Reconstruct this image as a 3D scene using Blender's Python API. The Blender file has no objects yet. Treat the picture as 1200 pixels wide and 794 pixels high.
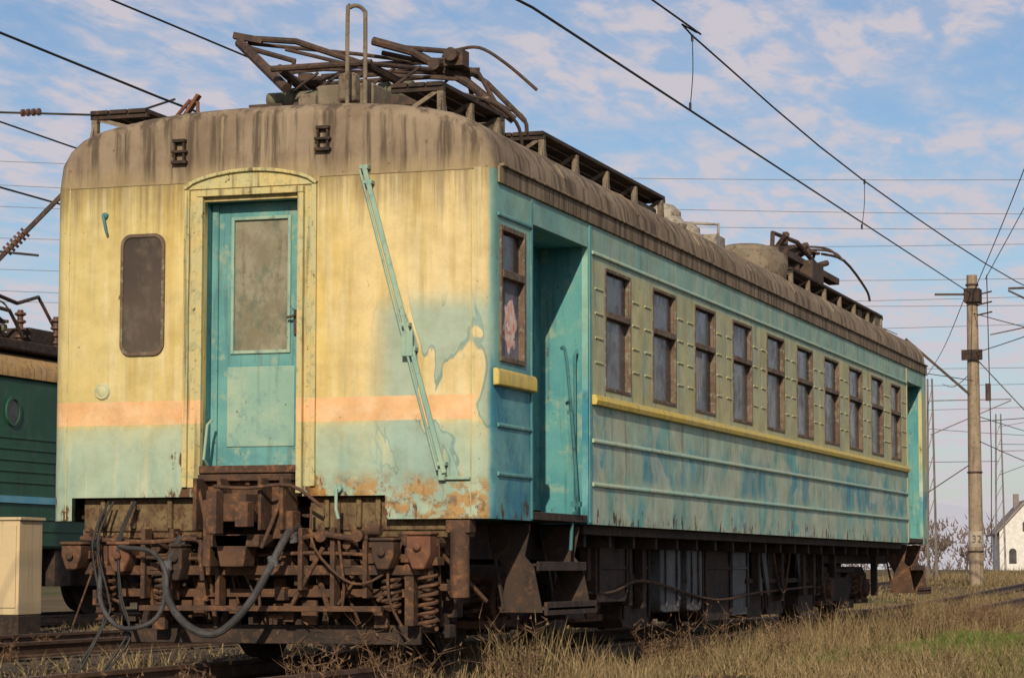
import bpy, bmesh, math, random
import numpy as np
from mathutils import Vector, Matrix
random.seed(7); rng=np.random.default_rng(7)
scene=bpy.context.scene
COL=scene.collection

# ------------------------------------------------------------------ node helpers
class NT:
    def __init__(s,name,world=False):
        s.m=bpy.data.materials.new(name); s.m.use_nodes=True
        s.t=s.m.node_tree; s.t.nodes.clear()
        s.out=s.t.nodes.new('ShaderNodeOutputMaterial')
        s.b=s.t.nodes.new('ShaderNodeBsdfPrincipled')
        s.t.links.new(s.b.outputs[0],s.out.inputs[0])
        s.tc=s.t.nodes.new('ShaderNodeTexCoord').outputs['Object']
        s.xyz=None
    def L(s,a,b):
        if isinstance(a,(int,float)): b.default_value=a
        elif isinstance(a,tuple): b.default_value=a if len(a)==4 or len(b.default_value)==3 else (*a,1)
        else: s.t.links.new(a,b)
    def sep(s):
        if s.xyz is None:
            n=s.t.nodes.new('ShaderNodeSeparateXYZ'); s.L(s.tc,n.inputs[0]); s.xyz=n.outputs
        return s.xyz
    def vec(s,sc,off=(0,0,0)):
        n=s.t.nodes.new('ShaderNodeMapping'); s.L(s.tc,n.inputs[0]); n.inputs['Scale'].default_value=sc; n.inputs['Location'].default_value=off
        return n.outputs[0]
    def noise(s,scale,detail=5,rough=.6,vec=None,dist=0):
        n=s.t.nodes.new('ShaderNodeTexNoise'); s.L(vec if vec is not None else s.tc,n.inputs['Vector'])
        n.inputs['Scale'].default_value=scale; n.inputs['Detail'].default_value=detail; n.inputs['Roughness'].default_value=rough; n.inputs['Distortion'].default_value=dist
        return n.outputs['Fac']
    def mr(s,v,a,b,c=0,d=1,smooth=True):
        n=s.t.nodes.new('ShaderNodeMapRange'); n.interpolation_type='SMOOTHSTEP' if smooth else 'LINEAR'
        s.L(v,n.inputs['Value'])
        n.inputs['From Min'].default_value=a; n.inputs['From Max'].default_value=b; n.inputs['To Min'].default_value=c; n.inputs['To Max'].default_value=d
        return n.outputs['Result']
    def math(s,op,a,b=0.0,clamp=False):
        n=s.t.nodes.new('ShaderNodeMath'); n.operation=op; n.use_clamp=clamp
        s.L(a,n.inputs[0]); s.L(b,n.inputs[1]); return n.outputs[0]
    def mul(s,*a):
        r=a[0]
        for q in a[1:]: r=s.math('MULTIPLY',r,q)
        return r
    def mix(s,f,a,b,mode='MIX'):
        n=s.t.nodes.new('ShaderNodeMix'); n.data_type='RGBA'; n.blend_type=mode
        s.L(f,n.inputs[0]); s.L(a,n.inputs[6]); s.L(b,n.inputs[7]); return n.outputs[2]
    def bump(s,h,strength=.3,dist=.02):
        n=s.t.nodes.new('ShaderNodeBump'); s.L(h,n.inputs['Height']); n.inputs['Strength'].default_value=strength; n.inputs['Distance'].default_value=dist
        s.L(n.outputs[0],s.b.inputs['Normal'])
    def fin(s,col,rough=.7,metal=0.0,spec=.3):
        s.L(col,s.b.inputs['Base Color']); s.L(rough,s.b.inputs['Roughness']); s.L(metal,s.b.inputs['Metallic'])
        s.b.inputs['Specular IOR Level'].default_value=spec
        return s.m

def mottled(name,c1,c2,c3=None,scale=3,rough=.8,metal=0.0,rust=0,streak=0,bump=.3,spec=.3,rustc=(.085,.042,.024),stripe=False):
    n=NT(name)
    c=n.mix(n.mr(n.noise(scale),.38,.62),c1,c2)
    if c3: c=n.mix(n.mr(n.noise(scale*3.7,6,.7),.5,.68),c,c3)
    if stripe:
        z=n.sep()[2]; c=n.mix(n.mul(n.mr(z,1.762,1.77),n.mr(z,1.945,1.937),n.mr(n.noise(14,6,.75),.34,.42),.9),c,(.70,.43,.22))
    if streak: c=n.mix(n.math('MULTIPLY',n.mr(n.noise(1,5,.6,n.vec((14,14,.9))),.5,.72),streak),c,(.05,.038,.026))
    if rust:
        c=n.mix(n.mr(n.noise(11,8,.72,n.vec((1,1,.7),(3,1,2))),.665-rust*.09,.70-rust*.08),c,rustc)
    n.bump(n.noise(scale*12,6,.7),bump,.01)
    return n.fin(c,rough,metal,spec)

def body_material():
    n=NT('weathered_two_tone_body_paint'); x,y,z=n.sep()
    # ---- front
    f=n.mix(n.mr(n.noise(1.6,4,.6),.35,.65),(.62,.47,.16),(.66,.53,.24))
    f=n.mix(n.mr(n.math('ADD',x,n.math('MULTIPLY',n.noise(2,3),.8)),.7,1.6),f,(.67,.54,.28))
    f=n.mix(n.mul(n.mr(n.math('ADD',x,n.math('MULTIPLY',n.noise(2,3),.5)),-.3,-.8),.5),f,(.52,.45,.21))
    f=n.mix(n.mul(n.mr(n.noise(1,4,.6,n.vec((7,7,.5))),.45,.7),.6),f,(.47,.34,.10))
    f=n.mix(n.mul(n.mr(n.noise(1,4,.6,n.vec((9,9,.7),(5,2,1))),.5,.66),.55),f,(.66,.58,.36))
    f=n.mix(n.mul(n.mr(n.noise(1,5,.65,n.vec((12,12,.4),(1,7,1))),.54,.70),.6),f,(.36,.34,.18))
    zz=n.math('ADD',z,n.math('MULTIPLY',n.noise(1,5,.65,n.vec((3.5,3.5,1.2))),.9))
    f=n.mix(n.mul(n.mr(zz,2.40,2.05),.65),f,(.43,.46,.29))
    f=n.mix(n.mul(n.mr(zz,2.2,1.95),.85),f,(.31,.42,.33))
    f=n.mix(n.mul(n.mr(z,1.76,1.72),.55),f,(.36,.45,.34))
    f=n.mix(n.mul(n.mr(z,1.75,1.6),n.mr(n.noise(1,4,.6,n.vec((4,4,.8),(9,0,3))),.47,.6),.6),f,(.22,.36,.31))
    f=n.mix(n.mul(n.mr(z,1.74,1.7),n.mr(n.noise(1,5,.65,n.vec((9,9,.6),(2,0,7))),.54,.64),.55),f,(.52,.50,.33))
    bx=n.mr(x,.75,1.05); bz=n.mul(n.mr(z,2.75,2.5),n.mr(z,1.1,1.3))
    bnn=n.noise(1,3,.5,n.vec((2.6,3,1.15),(1.9,0,.2)),1.3)
    f=n.mix(n.mul(bx,bz,n.mr(bnn,.50,.515),.8),f,(.27,.40,.35))
    f=n.mix(n.mul(bx,bz,n.mr(bnn,.49,.50),n.mr(bnn,.522,.512),.75),f,(.15,.27,.25))
    st=n.mul(n.mr(z,1.762,1.770),n.mr(z,1.945,1.937))
    xn=n.math('ADD',x,n.math('MULTIPLY',n.noise(14),.05))
    lr=n.math('MAXIMUM',n.mr(xn,-.50,-.52),n.mul(n.mr(xn,.27,.29),n.mr(xn,1.66,1.64)))
    sc=n.mix(n.mr(n.noise(5,6,.7),.4,.65),(.72,.42,.20),(.72,.50,.29))
    st=n.mul(st,lr,n.mr(n.noise(16,6,.75),.30,.38))
    f=n.mix(n.mul(st,.95),f,sc)
    dz=n.mr(n.math('ADD',z,n.math('MULTIPLY',n.noise(1,5,.7,n.vec((10,10,.3),(2,2,2))),1.5)),3.9,4.45)
    f=n.mix(n.mul(dz,.75),f,(.17,.12,.065))
    ax=n.math('ABSOLUTE',n.math('ADD',x,.11))
    dr=n.math('ADD',n.mul(n.mr(ax,.85,.5),n.mr(z,2.4,1.4,.15,1)),n.mr(z,1.6,1.1,0,.9))
    rr=n.mr(n.math('ADD',n.noise(7,8,.72,n.vec((1,1,.45))),n.math('MULTIPLY',dr,.12)),.65,.70)
    f=n.mix(rr,f,(.105,.05,.024))
    lo=n.mul(n.mr(x,.30,.45),n.mr(z,1.45,1.27),n.mr(n.noise(4.5,7,.72,n.vec((1,1,1.2),(2,2,6))),.44,.54))
    f=n.mix(n.mul(lo,.85),f,n.mix(n.mr(n.noise(9,6,.7),.45,.6),(.40,.21,.05),(.15,.07,.03)))
    # ---- side
    pale=n.mix(n.mr(n.noise(1.3,5,.65),.35,.65),(.52,.47,.22),(.46,.46,.26))
    pale=n.mix(n.mul(n.mr(n.noise(1,5,.65,n.vec((3,3,1),(4,1,8))),.54,.66),.5),pale,(.28,.41,.33))
    teal=n.mix(n.mr(n.noise(1.1,5,.6),.38,.62),(.12,.37,.38),(.22,.45,.40))
    mid=n.mul(n.mr(n.math('ADD',z,n.math('MULTIPLY',n.noise(3),.12)),2.10,2.18),n.mr(z,3.24,3.16))
    s_=n.mix(n.mr(n.noise(1,5,.65,n.vec((1,1.3,1.3))),.38,.56),teal,(.35,.48,.38))
    s_=n.mix(n.mr(z,3.22,3.27),s_,n.mix(.35,teal,(.44,.48,.30)))
    s_=n.mix(n.mul(mid,.94),s_,pale)
    band=n.mul(n.mr(z,1.38,1.50),n.mr(z,1.85,1.70))
    s_=n.mix(n.mul(band,n.mr(n.noise(1,4,.6,n.vec((1,.8,1),(0,4,0))),.43,.55),.85),s_,(.08,.29,.37))
    s_=n.mix(n.mul(n.mr(z,2.02,1.98),n.mr(n.noise(1,4,.55,n.vec((1,1.6,2.2),(3,9,2)),.6),.50,.55),.65),s_,(.50,.53,.40))
    s_=n.mix(n.mul(n.mr(n.noise(1,4,.6,n.vec((6,6,.8),(0,3,0))),.46,.66),.5),s_,(.46,.48,.33))
    s_=n.mix(n.mul(n.mr(n.noise(1,5,.7,n.vec((11,11,.8),(7,3,0))),.53,.72),.6),s_,(.15,.15,.10))
    cab=n.mix(n.mr(n.noise(2.2,5,.65),.42,.62),(.04,.22,.31),(.14,.36,.38))
    cab=n.mix(n.mr(z,2.35,2.05),n.mix(.35,teal,(.32,.44,.32)),cab)
    s_=n.mix(n.mr(y,2.62,2.56),s_,cab)
    s_=n.mix(n.mr(n.math('ADD',n.noise(8,8,.72,n.vec((1,1,.5),(4,0,1))),n.mr(z,1.35,1.05,0,.10)),.645,.685),s_,(.10,.05,.025))
    side=n.mr(n.math('ADD',y,n.math('MULTIPLY',n.noise(3),.05)),.06,.11)
    c=n.mix(side,f,s_)
    c=n.mix(n.mr(n.noise(38,6,.75),.645,.685),c,(.10,.06,.035))
    c=n.mix(n.mul(n.mr(n.noise(4,8,.7),.35,.7),.55),c,n.mix(1,c,(.62,.58,.50),'MULTIPLY'))
    h=n.math('ADD',n.math('MULTIPLY',n.noise(1.6,2,.4),1.0),n.math('MULTIPLY',n.noise(30,5,.7),.05))
    n.bump(h,.7,.06)
    return n.fin(c,n.mr(n.noise(6),.3,.7,.5,.8),0,.3)

def roof_material():
    n=NT('sooty_grey_roof_paint'); x,y,z=n.sep()
    c=n.mix(n.mr(n.noise(2.2,6,.65),.38,.62),(.19,.14,.095),(.27,.21,.145))
    c=n.mix(n.mul(n.mr(n.noise(1,6,.65,n.vec((9,9,.55))),.46,.60),.85),c,(.075,.056,.04))
    c=n.mix(n.mul(n.mr(n.noise(1,5,.65,n.vec((13,13,.8),(4,1,1))),.58,.7),.6),c,(.34,.27,.17))
    c=n.mix(n.mul(n.mr(n.math('ADD',z,n.math('MULTIPLY',n.noise(1,5,.7,n.vec((8,8,.4))),.5)),3.98,3.80),n.mr(y,.3,.1),.55),c,(.36,.28,.15))
    c=n.mix(n.mr(n.noise(11,8,.7),.62,.67),c,(.12,.065,.035))
    n.bump(n.math('ADD',n.noise(3,3,.5),n.math('MULTIPLY',n.noise(30,5,.7),.15)),.4,.03)
    return n.fin(c,.88,0,.18)

M={}
M['body']=body_material(); M['roof']=roof_material()
M['teal']=mottled('worn_teal_door_paint',(.08,.24,.25),(.13,.32,.30),(.24,.34,.26),2.5,.6,rust=.38,streak=.5)
M['tealpale']=mottled('pale_grey_green_paint',(.22,.36,.29),(.31,.41,.30),(.17,.30,.27),2.5,.6,rust=.42,streak=.45)
M['tealwall']=mottled('entrance_teal_paint',(.07,.27,.30),(.12,.34,.33),(.24,.38,.30),1.5,.6,rust=.3,streak=.5)
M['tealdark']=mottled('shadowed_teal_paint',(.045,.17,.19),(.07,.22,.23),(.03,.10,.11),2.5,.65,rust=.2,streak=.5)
M['yellowtrim']=mottled('yellow_trim_paint',(.60,.44,.07),(.56,.43,.12),(.38,.32,.15),3,.6,rust=.35,streak=.4)
M['surround']=mottled('faded_cream_surround',(.52,.42,.18),(.45,.42,.22),(.31,.30,.16),4,.75,rust=.62,streak=.8,stripe=True)
M['rib']=mottled('pale_green_rib_paint',(.30,.45,.37),(.40,.46,.33),(.17,.37,.34),2,.6,rust=.4,streak=.2)
M['ribw']=mottled('cream_rib_paint',(.50,.46,.23),(.46,.46,.28),(.32,.37,.23),3,.6,rust=.4,streak=.3)
M['frame']=mottled('brown_window_frame',(.10,.065,.045),(.16,.11,.075),(.22,.21,.16),5,.8,rust=.3)
M['rust']=mottled('rusted_steel',(.105,.055,.032),(.055,.034,.025),(.18,.085,.04),4,.9,rust=.5,rustc=(.21,.095,.04))
M['rustdark']=mottled('oily_rusted_steel',(.026,.020,.017),(.052,.034,.026),(.09,.05,.03),4,.85,rust=.5)
M['rustred']=mottled('red_rusted_steel',(.16,.07,.04),(.10,.048,.03),(.22,.11,.055),5,.9)
M['beam']=mottled('peeling_buffer_beam_paint',(.11,.075,.04),(.17,.12,.06),(.06,.035,.022),9,.9,rust=1.5)
M['tank']=mottled('grey_tank_paint',(.08,.088,.095),(.12,.125,.13),(.06,.045,.035),3,.6,rust=.9,streak=.8)
M['roofkit']=mottled('dusty_roof_steel',(.15,.12,.085),(.21,.17,.12),(.08,.052,.035),5,.9,rust=.5)
M['panto']=mottled('dark_rusty_pantograph_steel',(.040,.029,.024),(.075,.048,.034),(.12,.062,.038),6,.75,rust=.3)
M['pantogreen']=mottled('olive_shaft_paint',(.16,.16,.10),(.11,.105,.07),(.08,.05,.03),6,.8,rust=.4)
M['silver']=mottled('tarnished_vent_paint',(.34,.31,.25),(.24,.21,.16),(.12,.08,.055),6,.6,rust=.7)
M['insul']=mottled('brown_glazed_insulator',(.09,.045,.03),(.13,.07,.05),None,4,.3)
M['hose']=mottled('dark_rubber_hose',(.035,.033,.035),(.065,.06,.06),(.03,.026,.024),6,.55)
M['black']=mottled('black_rubber',(.015,.015,.015),(.03,.028,.026),None,5,.6)
M['wire']=mottled('blackened_wire',(.03,.027,.025),(.045,.04,.035),None,3,.7)
M['wirefar']=mottled('aluminium_wire',(.15,.16,.19),(.19,.20,.23),None,3,.7)
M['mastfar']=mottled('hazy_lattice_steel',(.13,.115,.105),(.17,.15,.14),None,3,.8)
M['concrete']=mottled('warm_concrete',(.30,.235,.16),(.245,.19,.13),(.17,.13,.09),2.5,.9,streak=.5)
M['paleband']=mottled('faded_white_number_band',(.40,.34,.26),(.33,.28,.21),(.25,.2,.14),3,.9)
M['greynum']=mottled('faded_grey_numerals',(.11,.10,.085),(.16,.14,.11),None,3,.9)
M['white']=mottled('old_white_paint',(.66,.64,.60),(.56,.54,.50),None,2,.8)
M['ballast']=mottled('dark_ballast',(.055,.042,.032),(.095,.073,.052),(.032,.025,.02),14,.95,bump=1)
M['sleeper']=mottled('old_wood_sleeper',(.055,.04,.03),(.09,.068,.05),None,8,.95)
M['rail']=mottled('rusty_rail',(.09,.052,.034),(.13,.08,.055),None,6,.6)
M['locogreen']=mottled('dark_green_locomotive_paint',(.018,.075,.045),(.026,.10,.058),(.045,.10,.07),1.2,.55,streak=.5)
M['locoblue']=mottled('light_blue_stripe_paint',(.10,.32,.45),(.14,.36,.45),None,3,.5)
M['locotan']=mottled('tan_roof_edge_paint',(.50,.30,.11),(.44,.29,.13),(.25,.17,.09),3,.7,streak=.6)
M['cabinet']=mottled('beige_cabinet_paint',(.56,.43,.25),(.50,.40,.25),None,1.5,.6,streak=.25)
M['houseroof']=mottled('grey_house_roof',(.20,.17,.15),(.28,.24,.21),None,.5,.9)
M['twig']=mottled('bare_twigs',(.10,.068,.05),(.15,.105,.08),None,.3,.95)
M['bark']=mottled('bark',(.08,.06,.045),(.12,.09,.07),None,3,.95)

def glass_mat(name,c1,c2,c3,rough=.12,sf=.45,bp=.05,spec=.22):
    n=NT(name)
    c=n.mix(n.mr(n.noise(.8,3,.5),.35,.65),c1,c2)
    c=n.mix(n.math('MULTIPLY',n.mr(n.noise(1,6,.7,n.vec((6,6,4))),.45,.75),sf),c,c3)
    n.bump(n.noise(.8,1,.4),bp,.02)
    return n.fin(c,n.mr(n.noise(5,6,.7),.35,.7,rough,.4),0,spec)
M['glass']=glass_mat('dusty_dark_glass',(.040,.038,.038),(.078,.072,.068),(.13,.12,.105))
M['glassup']=glass_mat('darker_upper_glass',(.018,.018,.019),(.036,.034,.034),(.08,.07,.06))
M['glassbrown']=glass_mat('grimy_brown_glass',(.045,.035,.03),(.085,.065,.05),(.15,.12,.085),.3,.8)
def doorglass():
    n=NT('painted_over_glass')
    c=n.mix(n.mr(n.noise(4,6,.7),.4,.6),(.18,.16,.10),(.25,.23,.16))
    c=n.mix(n.mul(n.mr(n.noise(9,7,.75,n.vec((1,1,.7))),.5,.62),.7),c,(.11,.13,.09))
    c=n.mix(n.mul(n.mr(n.noise(1,6,.7,n.vec((18,18,2.5))),.52,.7),.6),c,(.10,.07,.045))
    return n.fin(c,.5,0,.3)
M['glassdoor']=doorglass()
def curtain_mat():
    n=NT('dark_glass_with_pink_cloth_behind'); x,y,z=n.sep()
    c=n.mix(n.mr(n.noise(4,4,.6),.4,.6),(.10,.10,.125),(.19,.185,.21))
    dy=n.math('DIVIDE',n.math('ADD',n.math('ADD',y,-.54),n.mul(n.math('ADD',n.noise(7,3),-.5),.30)),.15)
    dz_=n.math('DIVIDE',n.math('ADD',n.math('ADD',z,-2.45),n.mul(n.math('ADD',n.noise(6,3,.5,n.vec((1,1,1),(3,3,3))),-.5),.35)),.20)
    d=n.math('ADD',n.mul(dy,dy),n.mul(dz_,dz_))
    c=n.mix(n.mr(d,1.15,.85),c,n.mix(n.mr(n.noise(14,3,.6),.42,.58),(.72,.40,.33),(.75,.62,.55)))
    c=n.mix(n.mul(n.mr(d,.35,.1),n.mr(n.noise(18,2),.5,.56)),c,(.50,.20,.14))
    return n.fin(c,.7,0,.1)
M['cloth']=curtain_mat()
M['curtain']=mottled('grey_white_curtain',(.20,.19,.20),(.30,.29,.29),None,3,.9)

# ------------------------------------------------------------------ mesh builder
class MB:
    def __init__(s): s.v=[]; s.f=[]
    def add(s,v,f):
        o=len(s.v); s.v+= [tuple(p) for p in v]; s.f+=[tuple(i+o for i in q) for q in f]; return s
    def box(s,x0,x1,y0,y1,z0,z1):
        v=[(x,y,z) for x in (x0,x1) for y in (y0,y1) for z in (z0,z1)]
        return s.add(v,[(0,1,3,2),(4,6,7,5),(0,4,5,1),(2,3,7,6),(0,2,6,4),(1,5,7,3)])
    def frame(s,p1,p2,up=(0,0,1)):
        d=(Vector(p2)-Vector(p1)).normalized(); u=Vector(up)
        if abs(d.dot(u))>.98: u=Vector((0,1,0))
        a=d.cross(u).normalized(); b=a.cross(d).normalized(); return a,b
    def beam(s,p1,p2,w,h,up=(0,0,1)):
        a,b=s.frame(p1,p2,up); v=[]
        for p in (p1,p2):
            for i,j in ((-1,-1),(1,-1),(1,1),(-1,1)): v.append(Vector(p)+a*i*w/2+b*j*h/2)
        return s.add(v,[(3,2,1,0),(4,5,6,7),(0,1,5,4),(1,2,6,5),(2,3,7,6),(3,0,4,7)])
    def cyl(s,p1,p2,r1,r2=None,n=14):
        r2=r1 if r2 is None else r2
        a,b=s.frame(p1,p2); v=[]
        for p,r in ((p1,r1),(p2,r2)):
            for i in range(n):
                t=2*math.pi*i/n; v.append(Vector(p)+a*math.cos(t)*r+b*math.sin(t)*r)
        f=[tuple(range(n-1,-1,-1)),tuple(range(n,2*n))]
        f+=[(i,(i+1)%n,n+(i+1)%n,n+i) for i in range(n)]
        return s.add(v,f)
    def tube(s,pts,r,n=8,sub=0):
        P=[Vector(p) for p in pts]
        if sub:
            Q=[]
            for i in range(len(P)-1):
                p0=P[max(i-1,0)];p1=P[i];p2=P[i+1];p3=P[min(i+2,len(P)-1)]
                for k in range(sub):
                    t=k/sub
                    Q.append(.5*((2*p1)+(p2-p0)*t+(2*p0-5*p1+4*p2-p3)*t*t+(3*p1-p0-3*p2+p3)*t**3))
            Q.append(P[-1]); P=Q
        v=[];f=[];pa=None
        for k,p in enumerate(P):
            d=(P[min(k+1,len(P)-1)]-P[max(k-1,0)]).normalized()
            if pa is None:
                u=Vector((0,0,1)) if abs(d.z)<.9 else Vector((0,1,0)); a=d.cross(u).normalized()
            else: a=(pa-d*pa.dot(d)).normalized()
            pa=a; b=d.cross(a)
            for i in range(n):
                t=2*math.pi*i/n; v.append(p+a*math.cos(t)*r+b*math.sin(t)*r)
        for k in range(len(P)-1):
            for i in range(n): f.append((k*n+i,k*n+(i+1)%n,(k+1)*n+(i+1)%n,(k+1)*n+i))
        f.append(tuple(range(n-1,-1,-1))); f.append(tuple((len(P)-1)*n+i for i in range(n)))
        return s.add(v,f)
    def prism(s,poly,axis,a0,a1):
        def P(u,w,a): return {'x':(a,u,w),'y':(u,a,w),'z':(u,w,a)}[axis]
        n=len(poly); v=[P(u,w,a0) for u,w in poly]+[P(u,w,a1) for u,w in poly]
        return s.add(v,[tuple(range(n)),tuple(range(2*n-1,n-1,-1))]+[(i,n+i,n+(i+1)%n,(i+1)%n) for i in range(n)])
    def lathe(s,c,prof,axis='z',n=18):
        v=[];f=[]
        for r,h in prof:
            for i in range(n):
                t=2*math.pi*i/n; a,b=r*math.cos(t),r*math.sin(t)
                v.append({'z':(c[0]+a,c[1]+b,c[2]+h),'x':(c[0]+h,c[1]+a,c[2]+b),'y':(c[0]+a,c[1]+h,c[2]+b)}[axis])
        m=len(prof)
        for k in range(m-1):
            for i in range(n): f.append((k*n+i,k*n+(i+1)%n,(k+1)*n+(i+1)%n,(k+1)*n+i))
        f.append(tuple(range(n-1,-1,-1))); f.append(tuple((m-1)*n+i for i in range(n)))
        return s.add(v,f)
    def spring(s,x,y,z0,z1,R,r,turns):
        N=turns*12
        return s.tube([(x+R*math.cos(2*math.pi*i/12),y+R*math.sin(2*math.pi*i/12),z0+(z1-z0)*i/N) for i in range(N+1)],r,6)
    def make(s,name,mat,parent=None,bevel=0,ang=35,solid=0):
        me=bpy.data.meshes.new(name); me.from_pydata(s.v,[],s.f); 
        bm=bmesh.new(); bm.from_mesh(me)
        if bm.faces and len(bm.faces)<60000: bmesh.ops.recalc_face_normals(bm,faces=bm.faces)
        for f in bm.faces: f.smooth=True
        for e in bm.edges:
            e.smooth = len(e.link_faces)==2 and e.calc_face_angle(0)<math.radians(ang)
        bm.to_mesh(me); bm.free()
        ob=bpy.data.objects.new(name,me); COL.objects.link(ob)
        me.materials.append(M[mat] if isinstance(mat,str) else mat)
        if parent is not None:
            ob.parent=parent; 
        if bevel:
            b=ob.modifiers.new('bevel','BEVEL'); b.width=bevel; b.segments=2; b.limit_method='ANGLE'; b.angle_limit=math.radians(40)
        return ob
def empty(name,label=None,cat=None,group=None,loc=(0,0,0)):
    e=bpy.data.objects.new(name,None); e.empty_display_size=.3; e.location=loc; COL.objects.link(e)
    tag(e,label,cat,group); return e
def tag(o,label=None,cat=None,group=None,kind=None):
    if label:o['label']=label
    if cat:o['category']=cat
    if group:o['group']=group
    if kind:o['kind']=kind
    return o

def sst(a,b,t):
    t=np.clip((t-a)/(b-a),0,1); return t*t*(3-2*t)
def gz(x,y):
    return -.22+.45*sst(27,62,y)+.40*sst(60,160,y)
# ==================================================================  RAIL CAR
car=empty('rail_car','weathered yellow and teal electric rail car standing on rusty track','train car',loc=(-.025,0,0))
HW=1.74; R=.13; LEN=19.6; ZT=3.57; ZB=1.06
def plan(sv):
    F=2*(HW-R); A=R*math.pi/2
    if sv<-A: return (-HW,R+(-A-sv))
    if sv<0:
        t=(-sv)/R; return (-(HW-R)-R*math.sin(t),R-R*math.cos(t))
    if sv<=F: return (-(HW-R)+sv,0)
    if sv<F+A:
        t=(sv-F)/R; return ((HW-R)+R*math.sin(t),R-R*math.cos(t))
    return (HW,R+(sv-F-A))
F=2*(HW-R); A=R*math.pi/2
sx=lambda X: X+(HW-R)
sy=lambda Y: F+A+(Y-R)
wins=[(2.95,3.74),(4.45,5.27),(5.96,6.78),(7.50,8.36),(9.05,9.93),(10.58,11.46),(12.12,13.02),(13.65,14.54),(15.17,16.04),(16.62,17.40)]
WZ0,WZ1=2.16,3.17
open_=[(sx(-.488),sx(.271),ZB,3.41),(sx(-1.55),sx(.95),ZB,1.23),(sy(.22),sy(.80),2.19,3.18),(sy(1.0),sy(2.46),ZB,3.28),(sy(17.95),sy(19.2),ZB,3.28)]
open_+=[(sy(a),sy(b),WZ0,WZ1) for a,b in wins]
S=set([-A-LEN+R,0,-A,F,F+A,sy(LEN)]); Z={ZB,ZT}
for a,b,c,d in open_: S|={a,b}; Z|={c,d}
for i in range(1,6): S|={-A*i/6,F+A*i/6}
S=sorted(S); 
S2=[]
for a,b in zip(S,S[1:]):
    k=max(1,int((b-a)/.6)); S2+=[a+(b-a)*i/k for i in range(k)]
S=S2+[S[-1]]
Z=sorted(Z)
m=MB(); idx={}
def vid(i,j):
    if (i,j) not in idx:
        x,y=plan(S[i]); m.v.append((x,y,Z[j])); idx[(i,j)]=len(m.v)-1
    return idx[(i,j)]
for i in range(len(S)-1):
    for j in range(len(Z)-1):
        cs=(S[i]+S[i+1])/2; cz=(Z[j]+Z[j+1])/2
        if any(a<cs<b and c<cz<d for a,b,c,d in open_): continue
        m.f.append((vid(i,j),vid(i+1,j),vid(i+1,j+1),vid(i,j+1)))
body=m.make('body','body',car)
sol=body.modifiers.new('s','SOLIDIFY'); sol.thickness=.05; sol.offset=-1
fn=[p for p in body.data.polygons if abs(p.center.y)<1e-4][0]
if fn.normal.y>0: sol.offset=1
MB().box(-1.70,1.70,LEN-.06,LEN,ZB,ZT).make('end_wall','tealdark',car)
MB().box(-1.66,1.30,.26,LEN-.1,1.08,1.16).make('floor','rustdark',car)

sec=[(0,4.12),(.35,4.117),(.7,4.105),(1.0,4.075),(1.25,4.035),(1.42,3.995),(1.55,3.94),(1.65,3.86),(1.715,3.75),(1.74,ZT)]
sec=[(-x,z) for x,z in sec[::-1]]+sec[1:]
m=MB(); rings=[]
NA=8
for k in range(NA,-1,-1):
    a=math.pi/2*k/NA
    rings.append((R*(1-math.sin(a)),R*(1-math.cos(a)),.11*(1-math.cos(a))))
ys=[r for r in rings]+[(y,0,0) for y in np.linspace(.8,LEN,28)]
n=len(sec)
for (y,ix,iz) in ys:
    for x,z in sec:
        w=min(1,(z-ZT)/.25); m.v.append((x*(HW-ix)/HW,y,z-iz*w))
for k in range(len(ys)-1):
    for i in range(n-1): m.f.append((k*n+i,k*n+i+1,(k+1)*n+i+1,(k+1)*n+i))
m.f.append(tuple(range(n))); m.f.append(tuple((len(ys)-1)*n+i for i in range(n)))
m.make('roof','roof',car,ang=40)
for sgn in (1,-1):
    m=MB()
    m.box(*sorted((sgn*1.742,sgn*1.760)),.16,LEN,3.475,3.60)
    m.box(*sorted((sgn*1.742,sgn*1.78)),.20,LEN,3.60,3.620)
    m.make('gutter','roof',car,.006)
for yy in np.arange(1.9,LEN,2.2):
    m=MB()
    pts=[(x*1.002,yy,z+.003) for x,z in sec if z>3.6]
    k=len(pts)
    for dy in (-.02,.02):
        for p in pts: m.v.append((p[0]*1.002,yy+dy,p[2]+.004))
        for p in pts: m.v.append((p[0],yy+dy,p[2]-.012))
    for i in range(k-1):
        m.f.append((i,i+1,2*k+i+1,2*k+i)); m.f.append((i,i+1,k+i+1,k+i)); m.f.append((2*k+i,2*k+i+1,3*k+i+1,3*k+i))
    m.make('roof_seam','roof',car)

m=MB()
m.box(-.645,-.605,-.028,-.002,1.30,3.50); m.box(-.535,-.488,-.045,-.002,1.25,3.44)
m.box(.271,.315,-.045,-.002,1.25,3.44); m.box(.375,.412,-.028,-.002,1.30,3.50)
m.box(-.535,.315,-.05,-.002,3.442,3.49)
arc=[]
N=16
for i in range(N+1):
    t=i/N; x=-.645+1.057*t; arc.append((x,3.503+.12*math.sin(math.pi*t)**.6))
inn=[(-.645+1.057*(i/N),3.503) for i in range(N,-1,-1)]
m.prism(arc+inn[1:-1],'y',-.012,-.002)
for a,b in zip(arc,arc[1:]): m.beam((a[0],-.02,a[1]+.008),(b[0],-.02,b[1]+.008),.035,.025)
m.make('door_surround','surround',car,.004)
for X0,X1 in ((-.603,-.537),(.317,.373)): MB().box(X0,X1,-.006,-.001,1.3,3.49).make('surround_groove','surround',car)
for i in range(14):
    for X in (-.57,.345):
        MB().cyl((X,-.006,1.45+i*.145),(X,-.012,1.45+i*.145),.008,n=8).make('rivet','surround',car)
m=MB()
m.box(-.55,-.490,.052,.24,1.40,3.46); m.box(.273,.33,.052,.24,1.40,3.46); m.box(-.488,.271,.052,.24,3.412,3.46)
m.make('door_reveal','tealdark',car)
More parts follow.
